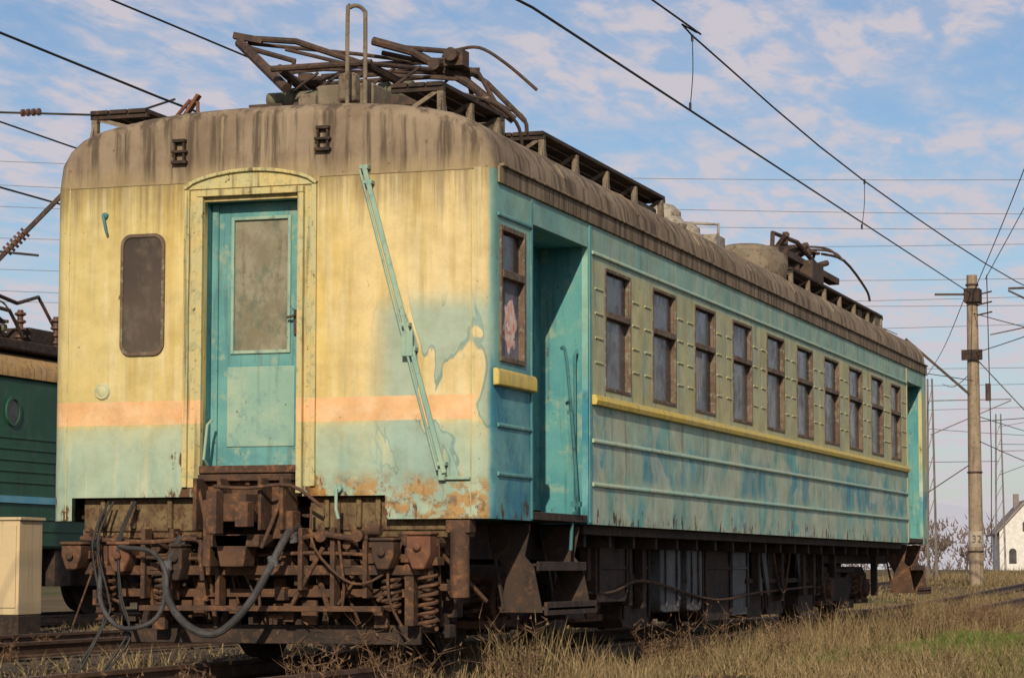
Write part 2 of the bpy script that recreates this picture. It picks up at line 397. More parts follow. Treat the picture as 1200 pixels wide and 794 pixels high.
MB().box(-.49,.273,-.06,.22,1.40,1.455).make('door_sill','rust',car,.006)
door=MB()
dx0,dx1,dz0,dz1=-.485,.268,1.457,3.408; wx0,wx1,wz0,wz1=-.31,.12,2.31,3.28
door.box(dx0,wx0,.15,.19,dz0,dz1).box(wx1,dx1,.15,.19,dz0,dz1).box(wx0,wx1,.15,.19,dz0,wz0).box(wx0,wx1,.15,.19,wz1,dz1)
door.box(dx0,dx0+.05,.13,.149,dz0,dz1).box(dx1-.05,dx1,.13,.149,dz0,dz1)
d=door.make('door','teal',car)
d['label']='faded teal end door with painted-over pane'
m=MB()
for a in ((wx0-.025,wx0,wz0-.025,wz1+.025),(wx1,wx1+.025,wz0-.025,wz1+.025)): m.box(a[0],a[1],.134,.149,a[2],a[3])
m.box(wx0,wx1,.134,.149,wz0-.025,wz0); m.box(wx0,wx1,.134,.149,wz1,wz1+.025)
m.make('frame','tealpale',d,.004)
MB().box(wx0,wx1,.158,.168,wz0,wz1).make('window','glassdoor',d)
m=MB(); m.box(-.36,.18,.140,.149,1.60,2.19); m.make('panel','tealpale',d,.01)
m=MB(); m.box(.18,.205,.118,.149,2.42,2.60); m.tube([(.19,.12,2.55),(.19,.09,2.55),(.14,.085,2.54)],.01); m.make('handle','panto',d)

def rrect(x0,x1,z0,z1,r,k=6):
    P=[]
    for cx,cz,a0 in ((x1-r,z1-r,0),(x0+r,z1-r,90),(x0+r,z0+r,180),(x1-r,z0+r,270)):
        for i in range(k+1):
            t=math.radians(a0+90*i/k); P.append((cx+r*math.cos(t),cz+r*math.sin(t)))
    return P
fw=MB(); fw.prism(rrect(-1.15,-.82,2.30,3.17,.07),'y',-.010,-.002)
w=fw.make('front_window','glassbrown',car)
o=rrect(-1.165,-.805,2.28,3.19,.085); i_=rrect(-1.143,-.827,2.305,3.165,.068)
m=MB(); k=len(o)
v=[(x,-.004,z) for x,z in o]+[(x,-.022,z) for x,z in o]+[(x,-.022,z) for x,z in i_]+[(x,-.012,z) for x,z in i_]
f=[]
for a in range(k):
    b=(a+1)%k
    for q in range(3): f.append((q*k+a,q*k+b,(q+1)*k+b,(q+1)*k+a))
m.add(v,f); m.make('gasket','frame',w)
m=MB(); m.cyl((-1.31,-.002,2.02),(-1.31,-.016,2.02),.065,.055,20).cyl((-1.31,-.016,2.02),(-1.31,-.022,2.02),.04,.03,16); m.make('round_cover','ribw',car)
m=MB(); m.tube([(-1.30,-.002,3.34),(-1.30,-.05,3.33),(-1.28,-.05,3.24),(-1.27,-.045,3.2)],.011); m.cyl((-1.30,-.002,3.34),(-1.30,-.03,3.34),.022); m.make('lamp_hook','tealdark',car)
for X,Zc in ((-.69,3.80),(.46,3.84)):
    m=MB(); m.box(X-.06,X+.06,-.05,.01,Zc-.10,Zc-.075).box(X-.06,X+.06,-.05,.01,Zc-.02,Zc+.0).box(X-.05,X+.05,-.05,.01,Zc+.06,Zc+.085).box(X-.045,X-.03,-.04,.01,Zc-.1,Zc+.06).box(X+.03,X+.045,-.04,.01,Zc-.1,Zc+.06)
    m.make('lamp_bracket','rustdark',car,.004)
m=MB(); p1=Vector((.80,-.06,3.60)); p2=Vector((1.42,-.06,1.38))
m.beam(p1,p2,.035,.022,up=(0,1,0)); m.tube([p1+Vector((-.035,0,-.02)),p2+Vector((-.05,-.01,.02))],.010)
for t in (.0,.05,.52,.60,.97):
    p=p1.lerp(p2,t); m.box(p.x-.035,p.x+.03,-.072,-.0,p.z-.014,p.z+.014)
m.box(1.36,1.60,-.03,-.002,1.335,1.355); m.box(1.37,1.42,-.05,-.002,1.33,1.41)
p=p1.lerp(p2,.56); m.box(p.x-.05,p.x+.035,-.08,-.05,p.z-.14,p.z+.04)
m.make('diagonal_bar','tealpale',car,.003)
m=MB()
m.tube([(-.43,-.02,1.45),(-.43,-.10,1.50),(-.40,-.11,1.75),(-.40,-.03,1.79)],.011,8)
m.make('grab_rail','tealpale',car)
m=MB(); m.tube([(.60,-.002,1.28),(.60,-.07,1.27),(.60,-.07,1.13),(.62,-.07,1.06)],.012,8); m.cyl((.60,-.01,1.28),(.60,-.05,1.28),.03); m.make('tail_hook','tealpale',car)
for X in (-1.6,1.6): MB().box(X-.003,X+.003,-.004,-.001,1.07,3.56).make('corner_seam','surround',car)
for q in ((-1.62,-.66),(.43,1.62)): MB().box(q[0],q[1],-.006,-.001,3.555,3.567).make('top_seam','roof',car)

for k,(a,b) in enumerate(wins):
    e=MB(); t=.030; x0,x1=1.695,1.749
    e.box(x0,x1,a,a+t,WZ0,WZ1).box(x0,x1,b-t,b,WZ0,WZ1).box(x0,x1,a+t,b-t,WZ0,WZ0+t).box(x0,x1,a+t,b-t,WZ1-t,WZ1)
    zt=2.79; e.box(x0,x1+.002,a+t,b-t,zt-.026,zt+.026)
    e.box(x0-.01,x1-.014,a+t,a+t+.02,zt+.026,WZ1-t); e.box(x0-.01,x1-.014,b-t-.02,b-t,zt+.026,WZ1-t)
    fr=e.make('side_window','frame',car,.004)
    MB().box(1.690,1.698,a+t,b-t,WZ0+t,zt-.026).make('pane','glassup' if k==2 else 'glass',fr)
    MB().box(1.698,1.706,a+t,b-t,zt+.026,WZ1-t).make('pane','glassup',fr)
    if k==2:
        c=MB(); N=24
        v=[]; f=[]
        for i in range(N//2+2):
            yy=a+t+.01+(b-a-2*t-.02)*i/N; 
            top=zt-.04; bot=WZ0+t+.02+.9*(i/N)**2
            for z in (bot,top): v.append((1.708+.006*math.sin(i*2.2),yy,z))
        for i in range(N//2+1): f.append((2*i,2*i+2,2*i+3,2*i+1))
        c.add(v,f); c.make('curtain','curtain',fr)
edges=[2.60]+[e for w_ in wins for e in w_]+[17.9]
for k in range(0,len(edges)-1,2):
    a,b=edges[k]+.06,edges[k+1]-.06
    if b-a<.15: continue
    for z in (2.36,2.56,2.76,2.96):
        L_=[(a,a+.20),(b-.20,b)] if b-a>.5 else [(a,b)]
        for q0,q1 in L_:
            MB().prism([(1.741,z),(1.748,z+.004),(1.750,z+.010),(1.746,z+.018),(1.741,z+.020)],'y',q0,q1).make('window_post_rib','ribw',car)
a,b=.22,.80; t=.04
e=MB(); e.box(1.69,1.755,a,a+t,2.19,3.18).box(1.69,1.755,b-t,b,2.19,3.18).box(1.69,1.755,a+t,b-t,2.19,2.23).box(1.69,1.755,a+t,b-t,3.14,3.18).box(1.69,1.76,a+t,b-t,2.80,2.86)
cw=e.make('cab_window','frame',car,.005)
MB().box(1.700,1.708,a+t,b-t,2.86,3.14).make('pane','glassup',cw)
MB().box(1.700,1.708,a+t,b-t,2.23,2.80).make('pane','cloth',cw)
def rib(y0,y1,z,h,p,name,mat):
    m=MB(); m.prism([(1.7415,z-h/2),(1.7415+p*.8,z-h/2),(1.7415+p,z),(1.7415+p*.6,z+h/2),(1.7415,z+h/2)],'y',y0,y1); return m.make(name,mat,car,.004)
rib(2.56,17.85,2.06,.08,.05,'ledge','yellowtrim')
m=MB(); m.prism([(1.7415,2.005),(1.79,2.01),(1.79,2.10),(1.775,2.13),(1.7415,2.13)],'y',.06,.97); m.make('ledge','yellowtrim',car,.01)
rib(2.56,17.85,1.73,.034,.022,'rib','rib'); rib(2.56,17.85,1.38,.034,.022,'rib','rib'); rib(2.56,17.85,3.25,.03,.02,'rib','rib')
for z in (1.73,1.38,3.25): rib(.16,.96,z,.03,.016,'rib','teal')
for a0,a1,mt_ in ((.94,.985,'tealwall'),(2.475,2.53,'tealwall'),(17.86,17.93,'ribw')): MB().box(1.742,1.750,a0,a1,1.07,3.46).make('pillar_strip',mt_,car,.003)
def entrance(y0,y1):
    m=MB()
    m.prism([(1.71,y1-.0),(1.60,y1+.03),(1.32,y1+.06),(1.32,y1+.10),(1.72,y1+.05)],'z',1.06,3.33)
    m.box(1.30,1.69,y0-.06,y0-.002,1.06,3.33); m.box(1.30,1.69,y0,y1+.02,3.285,3.33)
    w=m.make('entrance','tealwall',car)
    d=MB().box(1.29,1.325,y0,y1+.06,1.17,3.285)
    for yy in (y0+.06,(y0+y1)/2+.02):
        d.box(1.326,1.337,yy,yy+.60,1.25,2.2); d.box(1.326,1.337,yy,yy+.05,2.2,3.2); d.box(1.326,1.337,yy+.55,yy+.6,2.2,3.2)
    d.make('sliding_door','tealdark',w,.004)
    MB().box(1.30,1.735,y0,y1,1.07,1.13).make('threshold','rustdark',w,.004)
entrance(1.0,2.46); entrance(17.95,19.2)
m=MB(); m.tube([(1.70,2.10,.85),(1.72,2.10,1.12),(1.77,2.05,1.25),(1.78,1.75,2.30),(1.74,1.72,2.40)],.014,8,4); m.box(1.71,1.79,2.06,2.12,1.19,1.23)
m.make('grab_rail','tealdark',car)
m=MB(); m.tube([(1.66,2.40,1.2),(1.66,2.36,1.25),(1.66,2.36,2.4),(1.66,2.42,2.45)],.012,8); m.make('grab_rail','tealdark',car)
def steps(y0,y1):
    m=MB()
    for yy in (y0,y1-.03):
        m.prism([(1.36,1.04),(1.70,1.04),(1.70,1.0),(1.66,.80),(1.73,.72),(1.80,.38),(1.46,.38),(1.52,.66),(1.44,.8)],'y',yy,yy+.02)
        m.beam((1.38,yy+.01,1.02),(1.5,yy+.01,.40),.02,.05)
    m.box(1.42,1.76,y0+.022,y1-.032,.725,.745).box(1.48,1.84,y0+.022,y1-.032,.395,.42).box(1.815,1.84,y0-.01,y1+.01,.36,.46)
    m.box(1.745,1.765,y0+.022,y1-.032,.69,.76)
    return m.make('step_ladder','rustdark' if y0<5 else 'rust',car,.004)
steps(1.05,2.35); steps(18.0,19.2)

# ---------------- front underframe details
m=MB(); m.box(-1.5,-.50,.10,.22,.98,1.225).box(.33,1.55,.10,.22,.98,1.225).box(-1.52,1.55,.12,.24,.93,1.0)
for X in (-1.35,-1.1,-.8,.45,.7,.85): m.box(X,X+.04,.06,.10,1.0,1.22)
m.make('buffer_beam','beam',car,.01)
m=MB()
m.box(-.48,.26,-.10,.2,1.34,1.39).box(-.46,.24,-.02,.1,1.10,1.34)
for X in (-.46,-.27,.05,.22): m.box(X,X+.03,-.22,.05,.98,1.36)
m.box(-.25,.05,-.42,.0,1.04,1.24).box(-.20,-.12,-.55,-.42,.95,1.26).box(.0,.10,-.5,-.38,1.0,1.18).box(-.28,.1,-.3,.0,.86,.95)
m.box(-.34,-.28,-.3,0,.72,1.2).box(.14,.30,-.16,0,.92,1.12)
m.prism([(-.25,.95),(.02,.95),(-.02,.72),(-.20,.72)],'y',-.3,-.1)
for X,Zc in ((-.4,1.25),(-.35,1.15),(.16,1.28),(.2,1.18),(-.1,1.33)): m.cyl((X,-.02,Zc),(X,-.06,Zc),.025,n=6)
m.beam((-.45,-.15,1.3),(-.30,-.25,.9),.025,.025); m.beam((.25,-.15,1.3),(.12,-.3,.85),.025,.025); m.tube([(-.3,-.2,1.3),(0,-.3,1.28),(.3,-.2,1.3),(.5,-.1,1.15)],.015,6,4)
m.make('coupler','rust',car,.012)
random.seed(9)
m=MB()
m.box(-1.35,1.30,-.02,.06,.66,.73).box(-1.2,1.2,.1,.2,.50,.56).box(-1.32,-1.25,0,.1,.3,.95).box(1.10,1.17,0,.1,.3,.95).box(-1.3,1.3,.3,.4,.8,.95)
m.box(-.95,.95,-.08,-.01,.40,.44)
for X in (-.95,-.72,-.35,.3,.55,.8): m.box(X,X+.035,-.06,.06,.42+random.random()*.15,1.0)
for X in (-1.42,-1.18,-.85,-.6,.42,.66,.85,1.12,1.32):
    zc=.85+random.random()*.1; m.cyl((X,-.02,zc),(X,.14,zc),.03+random.random()*.02,n=10)
    m.box(X-.04,X+.04,-.03,.12,zc-.16,zc-.10)
for i in range(90):
    X=random.uniform(-1.45,1.45); zc=random.uniform(.32,.98); yy=random.uniform(.02,.45); a=random.uniform(.012,.06); b=random.uniform(.015,.12)
    m.box(X-a,X+a,yy,yy+random.uniform(.03,.12),zc-b,zc+b*.5)
for i in range(34):
    X=random.uniform(-1.4,1.4); w_=random.choice((.015,.02,.03)); m.beam((X,random.uniform(-.05,.5),random.uniform(.8,1.05)),(X+random.uniform(-.35,.35),random.uniform(.0,.6),random.uniform(.25,.6)),w_,w_)
m.make('lower_crossbeam','rust',car,.005)
m=MB()
m.box(-1.1,1.1,.55,.95,.28,.98).box(-.5,.4,.45,.6,.22,.9).box(-1.45,-1.1,.5,.7,.45,.98).box(1.1,1.3,.5,.7,.35,.98)
for i in range(40):
    X=random.uniform(-1.3,1.3); zc=random.uniform(.25,.95); a=random.uniform(.03,.1); m.box(X-a,X+a,.42,.56,zc-.08,zc+random.uniform(0,.1))
m.make('draft_gear','rustdark',car,.01)
m=MB(); m.box(-1.15,1.15,.20,.24,.16,.30); 
for X in (-1.05,-.4,.4,1.05): m.beam((X,.22,.3),(X,.45,.75),.05,.03)
m.make('rail_guard','rustdark',car,.008)
for X,w,zb,zt,mt_ in ((-1.47,.08,.70,.88,'rust'),(-1.08,.085,.68,.88,'rustred'),(.99,.085,.70,.90,'rust'),(1.26,.09,.70,.94,'rustred'),(-.62,.05,.62,.86,'rustdark')):
    m=MB(); m.prism([(X-w*.5,zb),(X+w*.5,zb),(X+w,zb+.10),(X+w,zt),(X-w,zt),(X-w,zb+.10)],'y',-.16,.02); m.box(X-w*1.1,X+w*1.1,-.18,.02,zt,zt+.025); m.cyl((X,-.17,zt-.08),(X,-.20,zt-.08),.03,n=10); m.make('jumper_socket',mt_,car,.02)
m=MB(); m.cyl((1.50,.05,.50),(1.50,.05,.98),.07,n=16).box(1.41,1.59,0,.14,.96,1.05); m.make('jack_post','rust',car,.005)
for X,Y,z0,z1 in ((-.78,.0,.42,.68),(1.28,.0,.28,.66),(-1.28,.05,.3,.62),(.98,.05,.40,.68)):
    MB().spring(X,Y,z0,z1,.065,.014,6).make('coil_spring','rust',car)
m=MB()
m.tube([(-1.45,-.04,.93),(-.9,-.06,.90),(-.5,-.06,.92),(-.45,-.1,.80),(-.42,-.12,.62)],.018,8,4)
m.tube([(.35,-.05,.93),(.52,-.1,.95),(.75,-.06,.92),(.9,-.04,.94)],.022,8,4)
m.tube([(-1.3,-.02,1.15),(-1.3,-.05,.85),(-1.28,-.05,.55),(-1.1,0,.45)],.012,8,4)
m.tube([(-1.2,-.02,.8),(-.5,-.03,.78),(.4,-.03,.82),(1.2,0,.78)],.014,8,3)
m.tube([(.62,-.06,1.18),(.62,-.06,.9),(.66,-.06,.6),(.62,0,.4)],.011,8,3)
m.tube([(1.0,-.06,.8),(1.02,-.1,.5),(1.1,-.05,.3)],.011,8,3)
m.tube([(.4,-.05,1.15),(.45,-.1,.85),(.75,-.12,.6),(1.0,-.05,.7),(1.1,0,.95)],.010,8,4)
for X in (.5,.78): m.cyl((X,-.12,.94),(X,-.02,.94),.045,n=12)
m.cyl((.86,-.1,.98),(.96,-.1,.98),.04)
m.make('brake_pipe','rust',car)
MB().tube([(-.63,-.05,.93),(-.66,-.2,.73),(-.60,-.32,.50),(-.41,-.38,.30),(-.18,-.38,.25),(.05,-.36,.45),(.20,-.28,.75),(.27,-.15,.97),(.28,-.0,1.0)],.029,10,8).make('air_hose','hose',car)
MB().tube([(-1.2,-.05,.90),(-1.0,-.2,.86),(-.75,-.25,.82),(-.62,-.3,.62),(-.68,-.34,.35),(-.95,-.34,.28),(-1.15,-.28,.45),(-1.25,-.1,.75)],.018,10,8).make('air_hose','hose',car)
for s_ in range(4):
    m=MB(); a=-1.3+random.random()*.3; m.tube([(a,-.02,1.2),(a-.06,-.15,.9),(a-.03+.03*s_,-.2,.5),(a+.08,-.25,.2+.05*s_),(a-.1,-.4,-.1)],.009,6,6); m.make('jumper_cable','black',car)
m=MB()
for (X,Y,Zc) in ((-.62,-.06,.86),(.28,-.1,.93),(-.66,-.2,.73),(.2,-.26,.76)): m.cyl((X,Y,Zc-.03),(X,Y-.02,Zc+.03),.038,n=12)
m.make('hose_fitting','tank',car)

# ---------------- underframe along the car
m=MB(); m.box(-1.3,1.22,.95,LEN-.4,.78,1.07); m.box(-.7,.75,5.0,13.9,.20,.779); m.make('underframe','rustdark',car)
m=MB()
for Y in np.arange(2.8,17.8,.75): m.box(1.0,1.60,Y,Y+.07,.88,1.05)
m.box(1.60,1.66,2.6,17.8,.98,1.06)
for Y,h in ((2.66,.45),(2.95,.35),(3.6,.6),(4.4,.55),(4.9,.38),(5.35,.35),(10.1,.5),(11.3,.35),(12.5,.4),(13.1,.4),(13.6,.5),(14.4,.6),(17.3,.35)):
    m.box(1.32,1.40,Y,Y+.10,h,1.04)
m.box(1.25,1.5,2.62,3.15,.30,.36); m.box(1.28,1.36,2.6,5.2,.58,.66); m.box(1.30,1.34,9.8,14,.55,.60)
m.make('crossbearer','rustdark',car,.006)
random.seed(3)
def ubox(y0,y1,z0,x0,x1,mat,name):
    m=MB(); m.prism([(y0,1.0),(y1,1.0),(y1,z0+.08),(y1-.08,z0),(y0+.08,z0),(y0,z0+.08)],'x',x0,x1)
    m.box(x1,x1+.02,y0+.05,y0+.09,z0+.08,.98).box(x1,x1+.02,y1-.09,y1-.05,z0+.08,.98); m.box(x1,x1+.015,y0+.1,y1-.1,.7,.73)
    return m.make(name,mat,car,.02)
ubox(2.9,3.5,.38,.95,1.26,'rustdark','equipment_box'); ubox(3.7,4.7,.42,1.26,1.44,'rustdark','equipment_box')
ubox(4.95,5.95,.18,.8,1.30,'rustdark','equipment_box')
for y0,y1 in ((6.05,6.80),(7.05,7.65)):
    m=MB(); z0=.30
    prof=rrect(y0,y1,z0,.98,.12); m.prism(prof,'x',.85,1.38)
    for yy in (y0+.15,y1-.18): m.box(1.382,1.40,yy,yy+.035,z0+.05,1.05)
    m.make('battery_tank','tank',car,.015)
ubox(6.0,7.8,.14,.76,.84,'rustdark','equipment_box')
ubox(7.85,9.05,.18,.85,1.34,'rustdark','equipment_box'); ubox(9.1,9.95,.22,.9,1.32,'tank','equipment_box'); ubox(10.0,10.85,.18,.85,1.28,'rustdark','equipment_box'); ubox(10.9,11.85,.20,.85,1.30,'rustdark','equipment_box'); ubox(12.6,13.7,.20,.85,1.28,'rustdark','equipment_box')
for y0,y1,z0 in ((5.0,6.9,.18),(7.1,9.2,.14),(9.4,11.3,.18),(11.5,13.7,.14)): ubox(y0,y1,z0,-1.35,-.8,'rustdark','equipment_box')
for Y in (10.0,10.35,12.2):
    MB().prism([(Y,1.04),(Y+.25,1.04),(Y+.50,.42),(Y+.38,.42)],'x',1.34,1.36).make('bracket_plate','tank',car)
m=MB(); m.cyl((.9,11.9,.55),(.9,12.6,.55),.26,n=20); m.make('air_reservoir','rustdark',car)
m=MB()
m.tube([(1.2,2.9,.55),(1.45,4,.5),(1.45,5.2,.6),(1.4,8,.40),(1.4,10,.45),(1.4,13,.5)],.014,6,5)
m.tube([(1.45,10.6,.98),(1.45,10.8,.6),(1.42,11.3,.45),(1.45,11.5,.9)],.014,6,5)
m.make('brake_pipe','rust',car)

def bogie(yc):
    m=MB(); 
    for sg in (1,-1):
        xx=sorted((sg*1.00,sg*1.14))
        m.prism([(yc-2.0,.62),(yc-1.7,.74),(yc-.8,.74),(yc-.5,.60),(yc+.5,.60),(yc+.8,.74),(yc+1.7,.74),(yc+2.0,.62),(yc+2.0,.42),(yc+1.6,.45),(yc+.9,.48),(yc+.6,.22),(yc-.6,.22),(yc-.9,.48),(yc-1.6,.45),(yc-2.0,.42)],'x',*xx)
    m.box(-1.1,1.1,yc-.35,yc+.35,.26,.76).box(-1.1,1.1,yc-1.98,yc-1.86,.30,.64).box(-1.1,1.1,yc+1.86,yc+1.98,.30,.64)
    m.box(-.6,.6,yc-.95,yc+.95,.16,.74); m.box(-.6,.6,yc-1.84,yc+1.84,.20,.66)
    m.box(1.15,1.25,yc-.45,yc+.45,.20,.30); m.box(1.12,1.2,yc-.75,yc+.75,.66,.72)
    b=m.make('bogie','rustdark',car,.012)
    for Y in (yc-1.25,yc+1.25):
        for sg in (1,-1):
            w=MB(); x=sg*.76
            q=[(.10,-.06),(.14,0.0),(.38,.02),(.40,.01),(.455,.0),(.46,.10),(.49,.115),(.49,.14),(.40,.14),(.38,.11),(.14,.12),(.10,.18)]
            w.lathe((x-.07,Y,.46),q,'x',36) if sg<0 else w.lathe((x+.07,Y,.46),[(r_,-h_) for r_,h_ in q],'x',36)
            w.make('wheel','rustdark',b)
            a=MB(); a.prism([(Y-.20,.62),(Y+.20,.62),(Y+.24,.42),(Y+.14,.28),(Y-.14,.28),(Y-.24,.42)],'x',*sorted((sg*.98,sg*1.24))); a.cyl((sg*1.24,Y,.46),(sg*1.30,Y,.46),.13,.11,18)
            a.box(*sorted((sg*1.0,sg*1.22)),Y-.42,Y+.42,.25,.31)
            a.make('axle_box','rust',b,.012)
            for dy in (-.34,.34):
                MB().spring(sg*1.12,Y+dy,.32,.64,.075,.018,4).make('spring','rust',b)
        MB().cyl((-.8,Y,.46),(.8,Y,.46),.08).make('axle','rustdark',b)
    for Y in (yc-1.82,yc-.68,yc+.68,yc+1.82):
        h=MB(); h.box(.70,.84,Y-.04,Y+.04,.20,.62).box(.76,.82,Y-.03,Y+.03,.6,.95); h.make('brake_shoe','rustdark',b,.006)
bogie(3.0); bogie(16.0)

# ---------------- roof equipment
def insulator(x,y,z0,h,r,parent,name='insulator'):
    pr=[(r*.6,0)]
    k=4
    for i in range(k):
        a=h*(i+.15)/k; pr+=[(r*.5,a),(r,a+h*.06),(r*.9,a+h*.12),(r*.5,a+h*.15)]
    pr.append((r*.5,h)); return MB().lathe((x,y,z0),pr,n=16).make(name,'insul',parent)
def pantograph(yc,parent,zb=4.08,xo=0,horn=True,k=1.0):
    m=MB(); z=zb+.30
    for X in (-.62,.62): m.beam((xo+X,yc-1.0,z-.03),(xo+X,yc+1.0,z-.03),.07,.07)
    for Y in (yc-1.0,yc+1.0): m.beam((xo-.75,Y,z-.03),(xo+.75,Y,z-.03),.08,.075)
    zk,zh=z+.22*k,z+.38*k
    for sg in (-1,1):
        ys=yc+sg*.85; yk=yc+sg*-1.35
        for X0,X1 in ((-.60,-.35),(.60,.35)):
            m.tube([(xo+X0,ys,z+.07),(xo+X1,yk,zk)],.036,8)
            m.tube([(xo+X1,yk,zk),(xo+X1*2.2,yc+sg*.12,zh)],.020,8)
        m.tube([(xo-.42,yk,zk),(xo+.42,yk,zk)],.026,8)
        m.tube([(xo+.35,yk,zk),(xo-.7,yc+sg*.12,zh)],.012,6)
        m.tube([(xo-.35,yk,zk),(xo+.7,yc+sg*.12,zh)],.012,6)
        m.tube([(xo-.75,yc+sg*.12,zh),(xo+.75,yc+sg*.12,zh)],.02,8)
    m.box(xo-.7,xo-.58,yc-.16,yc+.16,zh-.02,zh+.04).box(xo+.58,xo+.7,yc-.16,yc+.16,zh-.02,zh+.04)
    p=m.make('pantograph','panto',parent)
    h=MB()
    for dy in (-.17,.17):
        pts=[(xo-.78,yc+dy,zh+.05),(xo-.4,yc+dy,zh+.06),(xo+.4,yc+dy,zh+.06),(xo+.78,yc+dy,zh+.05)]
        if horn: pts=[(xo-1.08,yc+dy,zh-.10),(xo-.98,yc+dy,zh+.0)]+pts+[(xo+.98,yc+dy,zh+.0),(xo+1.08,yc+dy,zh-.10)]
        h.tube(pts,.015,8,4)
        h.box(xo-.62,xo+.62,yc+dy-.025,yc+dy+.025,zh+.072,zh+.09)
    h.make('contact_head','panto',p)
    g=MB()
    for sg in (-1,1): g.cyl((xo-.66,yc+sg*.85,z+.07),(xo+.66,yc+sg*.85,z+.07),.06,n=14)
    for X in (-.5,-.1,.3,.5): g.cyl((xo+X,yc-.85,z+.07),(xo+X+.08,yc-.85,z+.07),.09,n=14)
    g.cyl((xo-.25,yc-.85,z+.02),(xo-.25,yc+.5,z+.02),.06,n=12)
    g.make('shaft','pantogreen',p)
    for X in (-.66,.66):
        for Y in (yc-.95,yc+.95): insulator(xo+X,Y,zb-.05,.30,.085,p)
    return p
P1=pantograph(2.4,car,horn=False)
m=MB()
m.tube([(-.90,1.5,4.93),(-.34,1.15,4.46)],.042,8); m.tube([(-.92,1.5,4.97),(-.45,1.6,4.93),(-.02,1.8,4.78),(.2,2.0,4.70)],.026,8)
m.tube([(-.88,1.5,4.90),(-.42,1.5,4.75),(-.38,1.3,4.50)],.022,8); m.beam((-.95,1.5,4.99),(-.72,1.55,4.94),.07,.05)
m.tube([(-.85,1.55,4.93),(-.1,2.1,4.90),(.7,2.6,4.82)],.016,8); m.tube([(-.5,1.5,4.85),(.3,1.9,4.66),(.8,2.0,4.62)],.016,8)
m.tube([(.06,2.0,4.98),(.40,2.0,4.87),(.85,2.1,4.60),(1.2,2.2,4.30)],.036,8)
m.tube([(.06,2.0,4.98),(.16,2.0,4.93),(.80,2.0,4.84)],.022,8); m.tube([(.1,2.1,4.90),(.9,2.2,4.70),(1.05,2.3,4.40)],.02,8)
m.box(.70,.86,1.92,2.08,4.72,4.85); m.cyl((.78,1.85,4.80),(.78,2.15,4.80),.055); m.cyl((.62,1.9,4.74),(.62,2.1,4.74),.05)
m.tube([(.50,2.75,5.02),(.70,2.8,5.04),(.92,2.85,4.90),(1.16,2.95,4.68)],.014,8,5)
m.tube([(.45,2.6,4.96),(.8,2.7,4.72),(1.1,2.8,4.4)],.022,8)
m.tube([(.9,1.7,4.45),(1.1,1.9,4.40),(1.22,2.2,4.28),(1.24,2.3,4.1)],.014,8,4)
for i in range(5): m.tube([(-.4+.22*i,1.4,4.48),(-.3+.22*i,1.7,4.68)],.013,6)
m.make('lever_linkage','panto',P1)
m=MB()
m.box(.14,.60,.62,1.02,4.14,4.36).box(.36,.50,.5,.62,4.2,4.42); m.box(-.05,.1,.7,.95,4.1,4.32)
m.make('drive_unit','roofkit',car,.02)
m=MB(); m.tube([(.50,.35,4.05),(.50,.35,4.82),(.52,.36,4.88),(.57,.37,4.89),(.62,.38,4.85),(.63,.38,4.76),(.63,.38,4.04)],.016,10,4)
m.make('ladder_handrail','roofkit',car)
def walkway(y0,y1,x0,x1,z,nb,name='roof_walkway'):
    m=MB(); k=3; w=(x1-x0)/k
    for i in range(k): m.box(x0+w*i+.008,x0+w*(i+1)-.008,y0,y1,z,z+.03)
    m.box(x0,x1,y0+.02,y0+.06,z-.035,z-.001)
    m.box(x0,x1,y1-.06,y1-.02,z-.035,z-.001)
    p=m.make(name,'rustdark',car)
    outer = x1 if x1>0 else x0; inner=x0 if x1>0 else x1
    zo=4.0 if abs(outer)<1.4 else 3.88
    for i in range(nb):
        yy=y0+.05+(y1-y0-.14)*i/max(1,nb-1); sgn_=1 if outer>0 else -1
        b=MB(); b.beam((outer-.03*sgn_,yy,zo-.03),(outer-.03*sgn_,yy,z-.02),.05,.05); b.beam((inner,yy,4.02),(outer-.05*sgn_,yy,z-.03),.03,.03)
        b.prism([(yy-.11,zo-.03),(yy+.13,zo-.03),(yy+.02,z-.03),(yy-.01,z-.03)],'x',*( (outer-.03,outer-.012) if outer>0 else (outer+.012,outer+.03)))
        b.make('walkway_bracket','roofkit',p)
    return p
walkway(.45,1.9,.80,1.22,4.27,3); walkway(2.75,6.7,.86,1.28,4.27,5); walkway(.28,1.6,-1.60,-1.12,4.17,2); walkway(12.6,18.8,.86,1.28,4.25,7)
m=MB(); m.tube([(-1.2,.9,4.2),(-1.05,.9,4.36),(-.98,.9,4.34),(-.98,.9,4.2)],.016,8); m.beam((-1.1,.9,4.22),(-.97,.9,4.40),.06,.025); m.make('ladder_hook','rustred',car)
m=MB(); m.box(.35,.98,2.15,2.65,4.02,4.46).box(.30,1.02,2.1,2.7,4.46,4.49); m.make('fuse_box','roofkit',car,.012)
for q in ((.3,.8,3.2,5.2,4.02,4.20),(.95,1.2,6.0,6.65,4.0,4.18),(.3,.7,5.6,6.3,4.0,4.26)): MB().box(*q).make('roof_duct','roofkit',car,.02)
m=MB(); m.tube([(.7,2.7,4.5),(.95,2.9,4.52),(1.05,3.0,4.4),(1.0,3.05,4.2)],.018,8,4); m.make('busbar','panto',car)
for X,Y,r,h in ((1.0,7.7,.20,.32),(1.0,8.6,.17,.26)):
    m=MB(); m.lathe((X,Y,4.0),[(r*.75,0),(r*.75,h*.35),(r*1.1,h*.4),(r*1.15,h*.5),(r*.85,h*.75),(r*.85,h*.9),(r*.5,h*1.12),(.02,h*1.2)],n=20); m.make('roof_vent','silver',car)
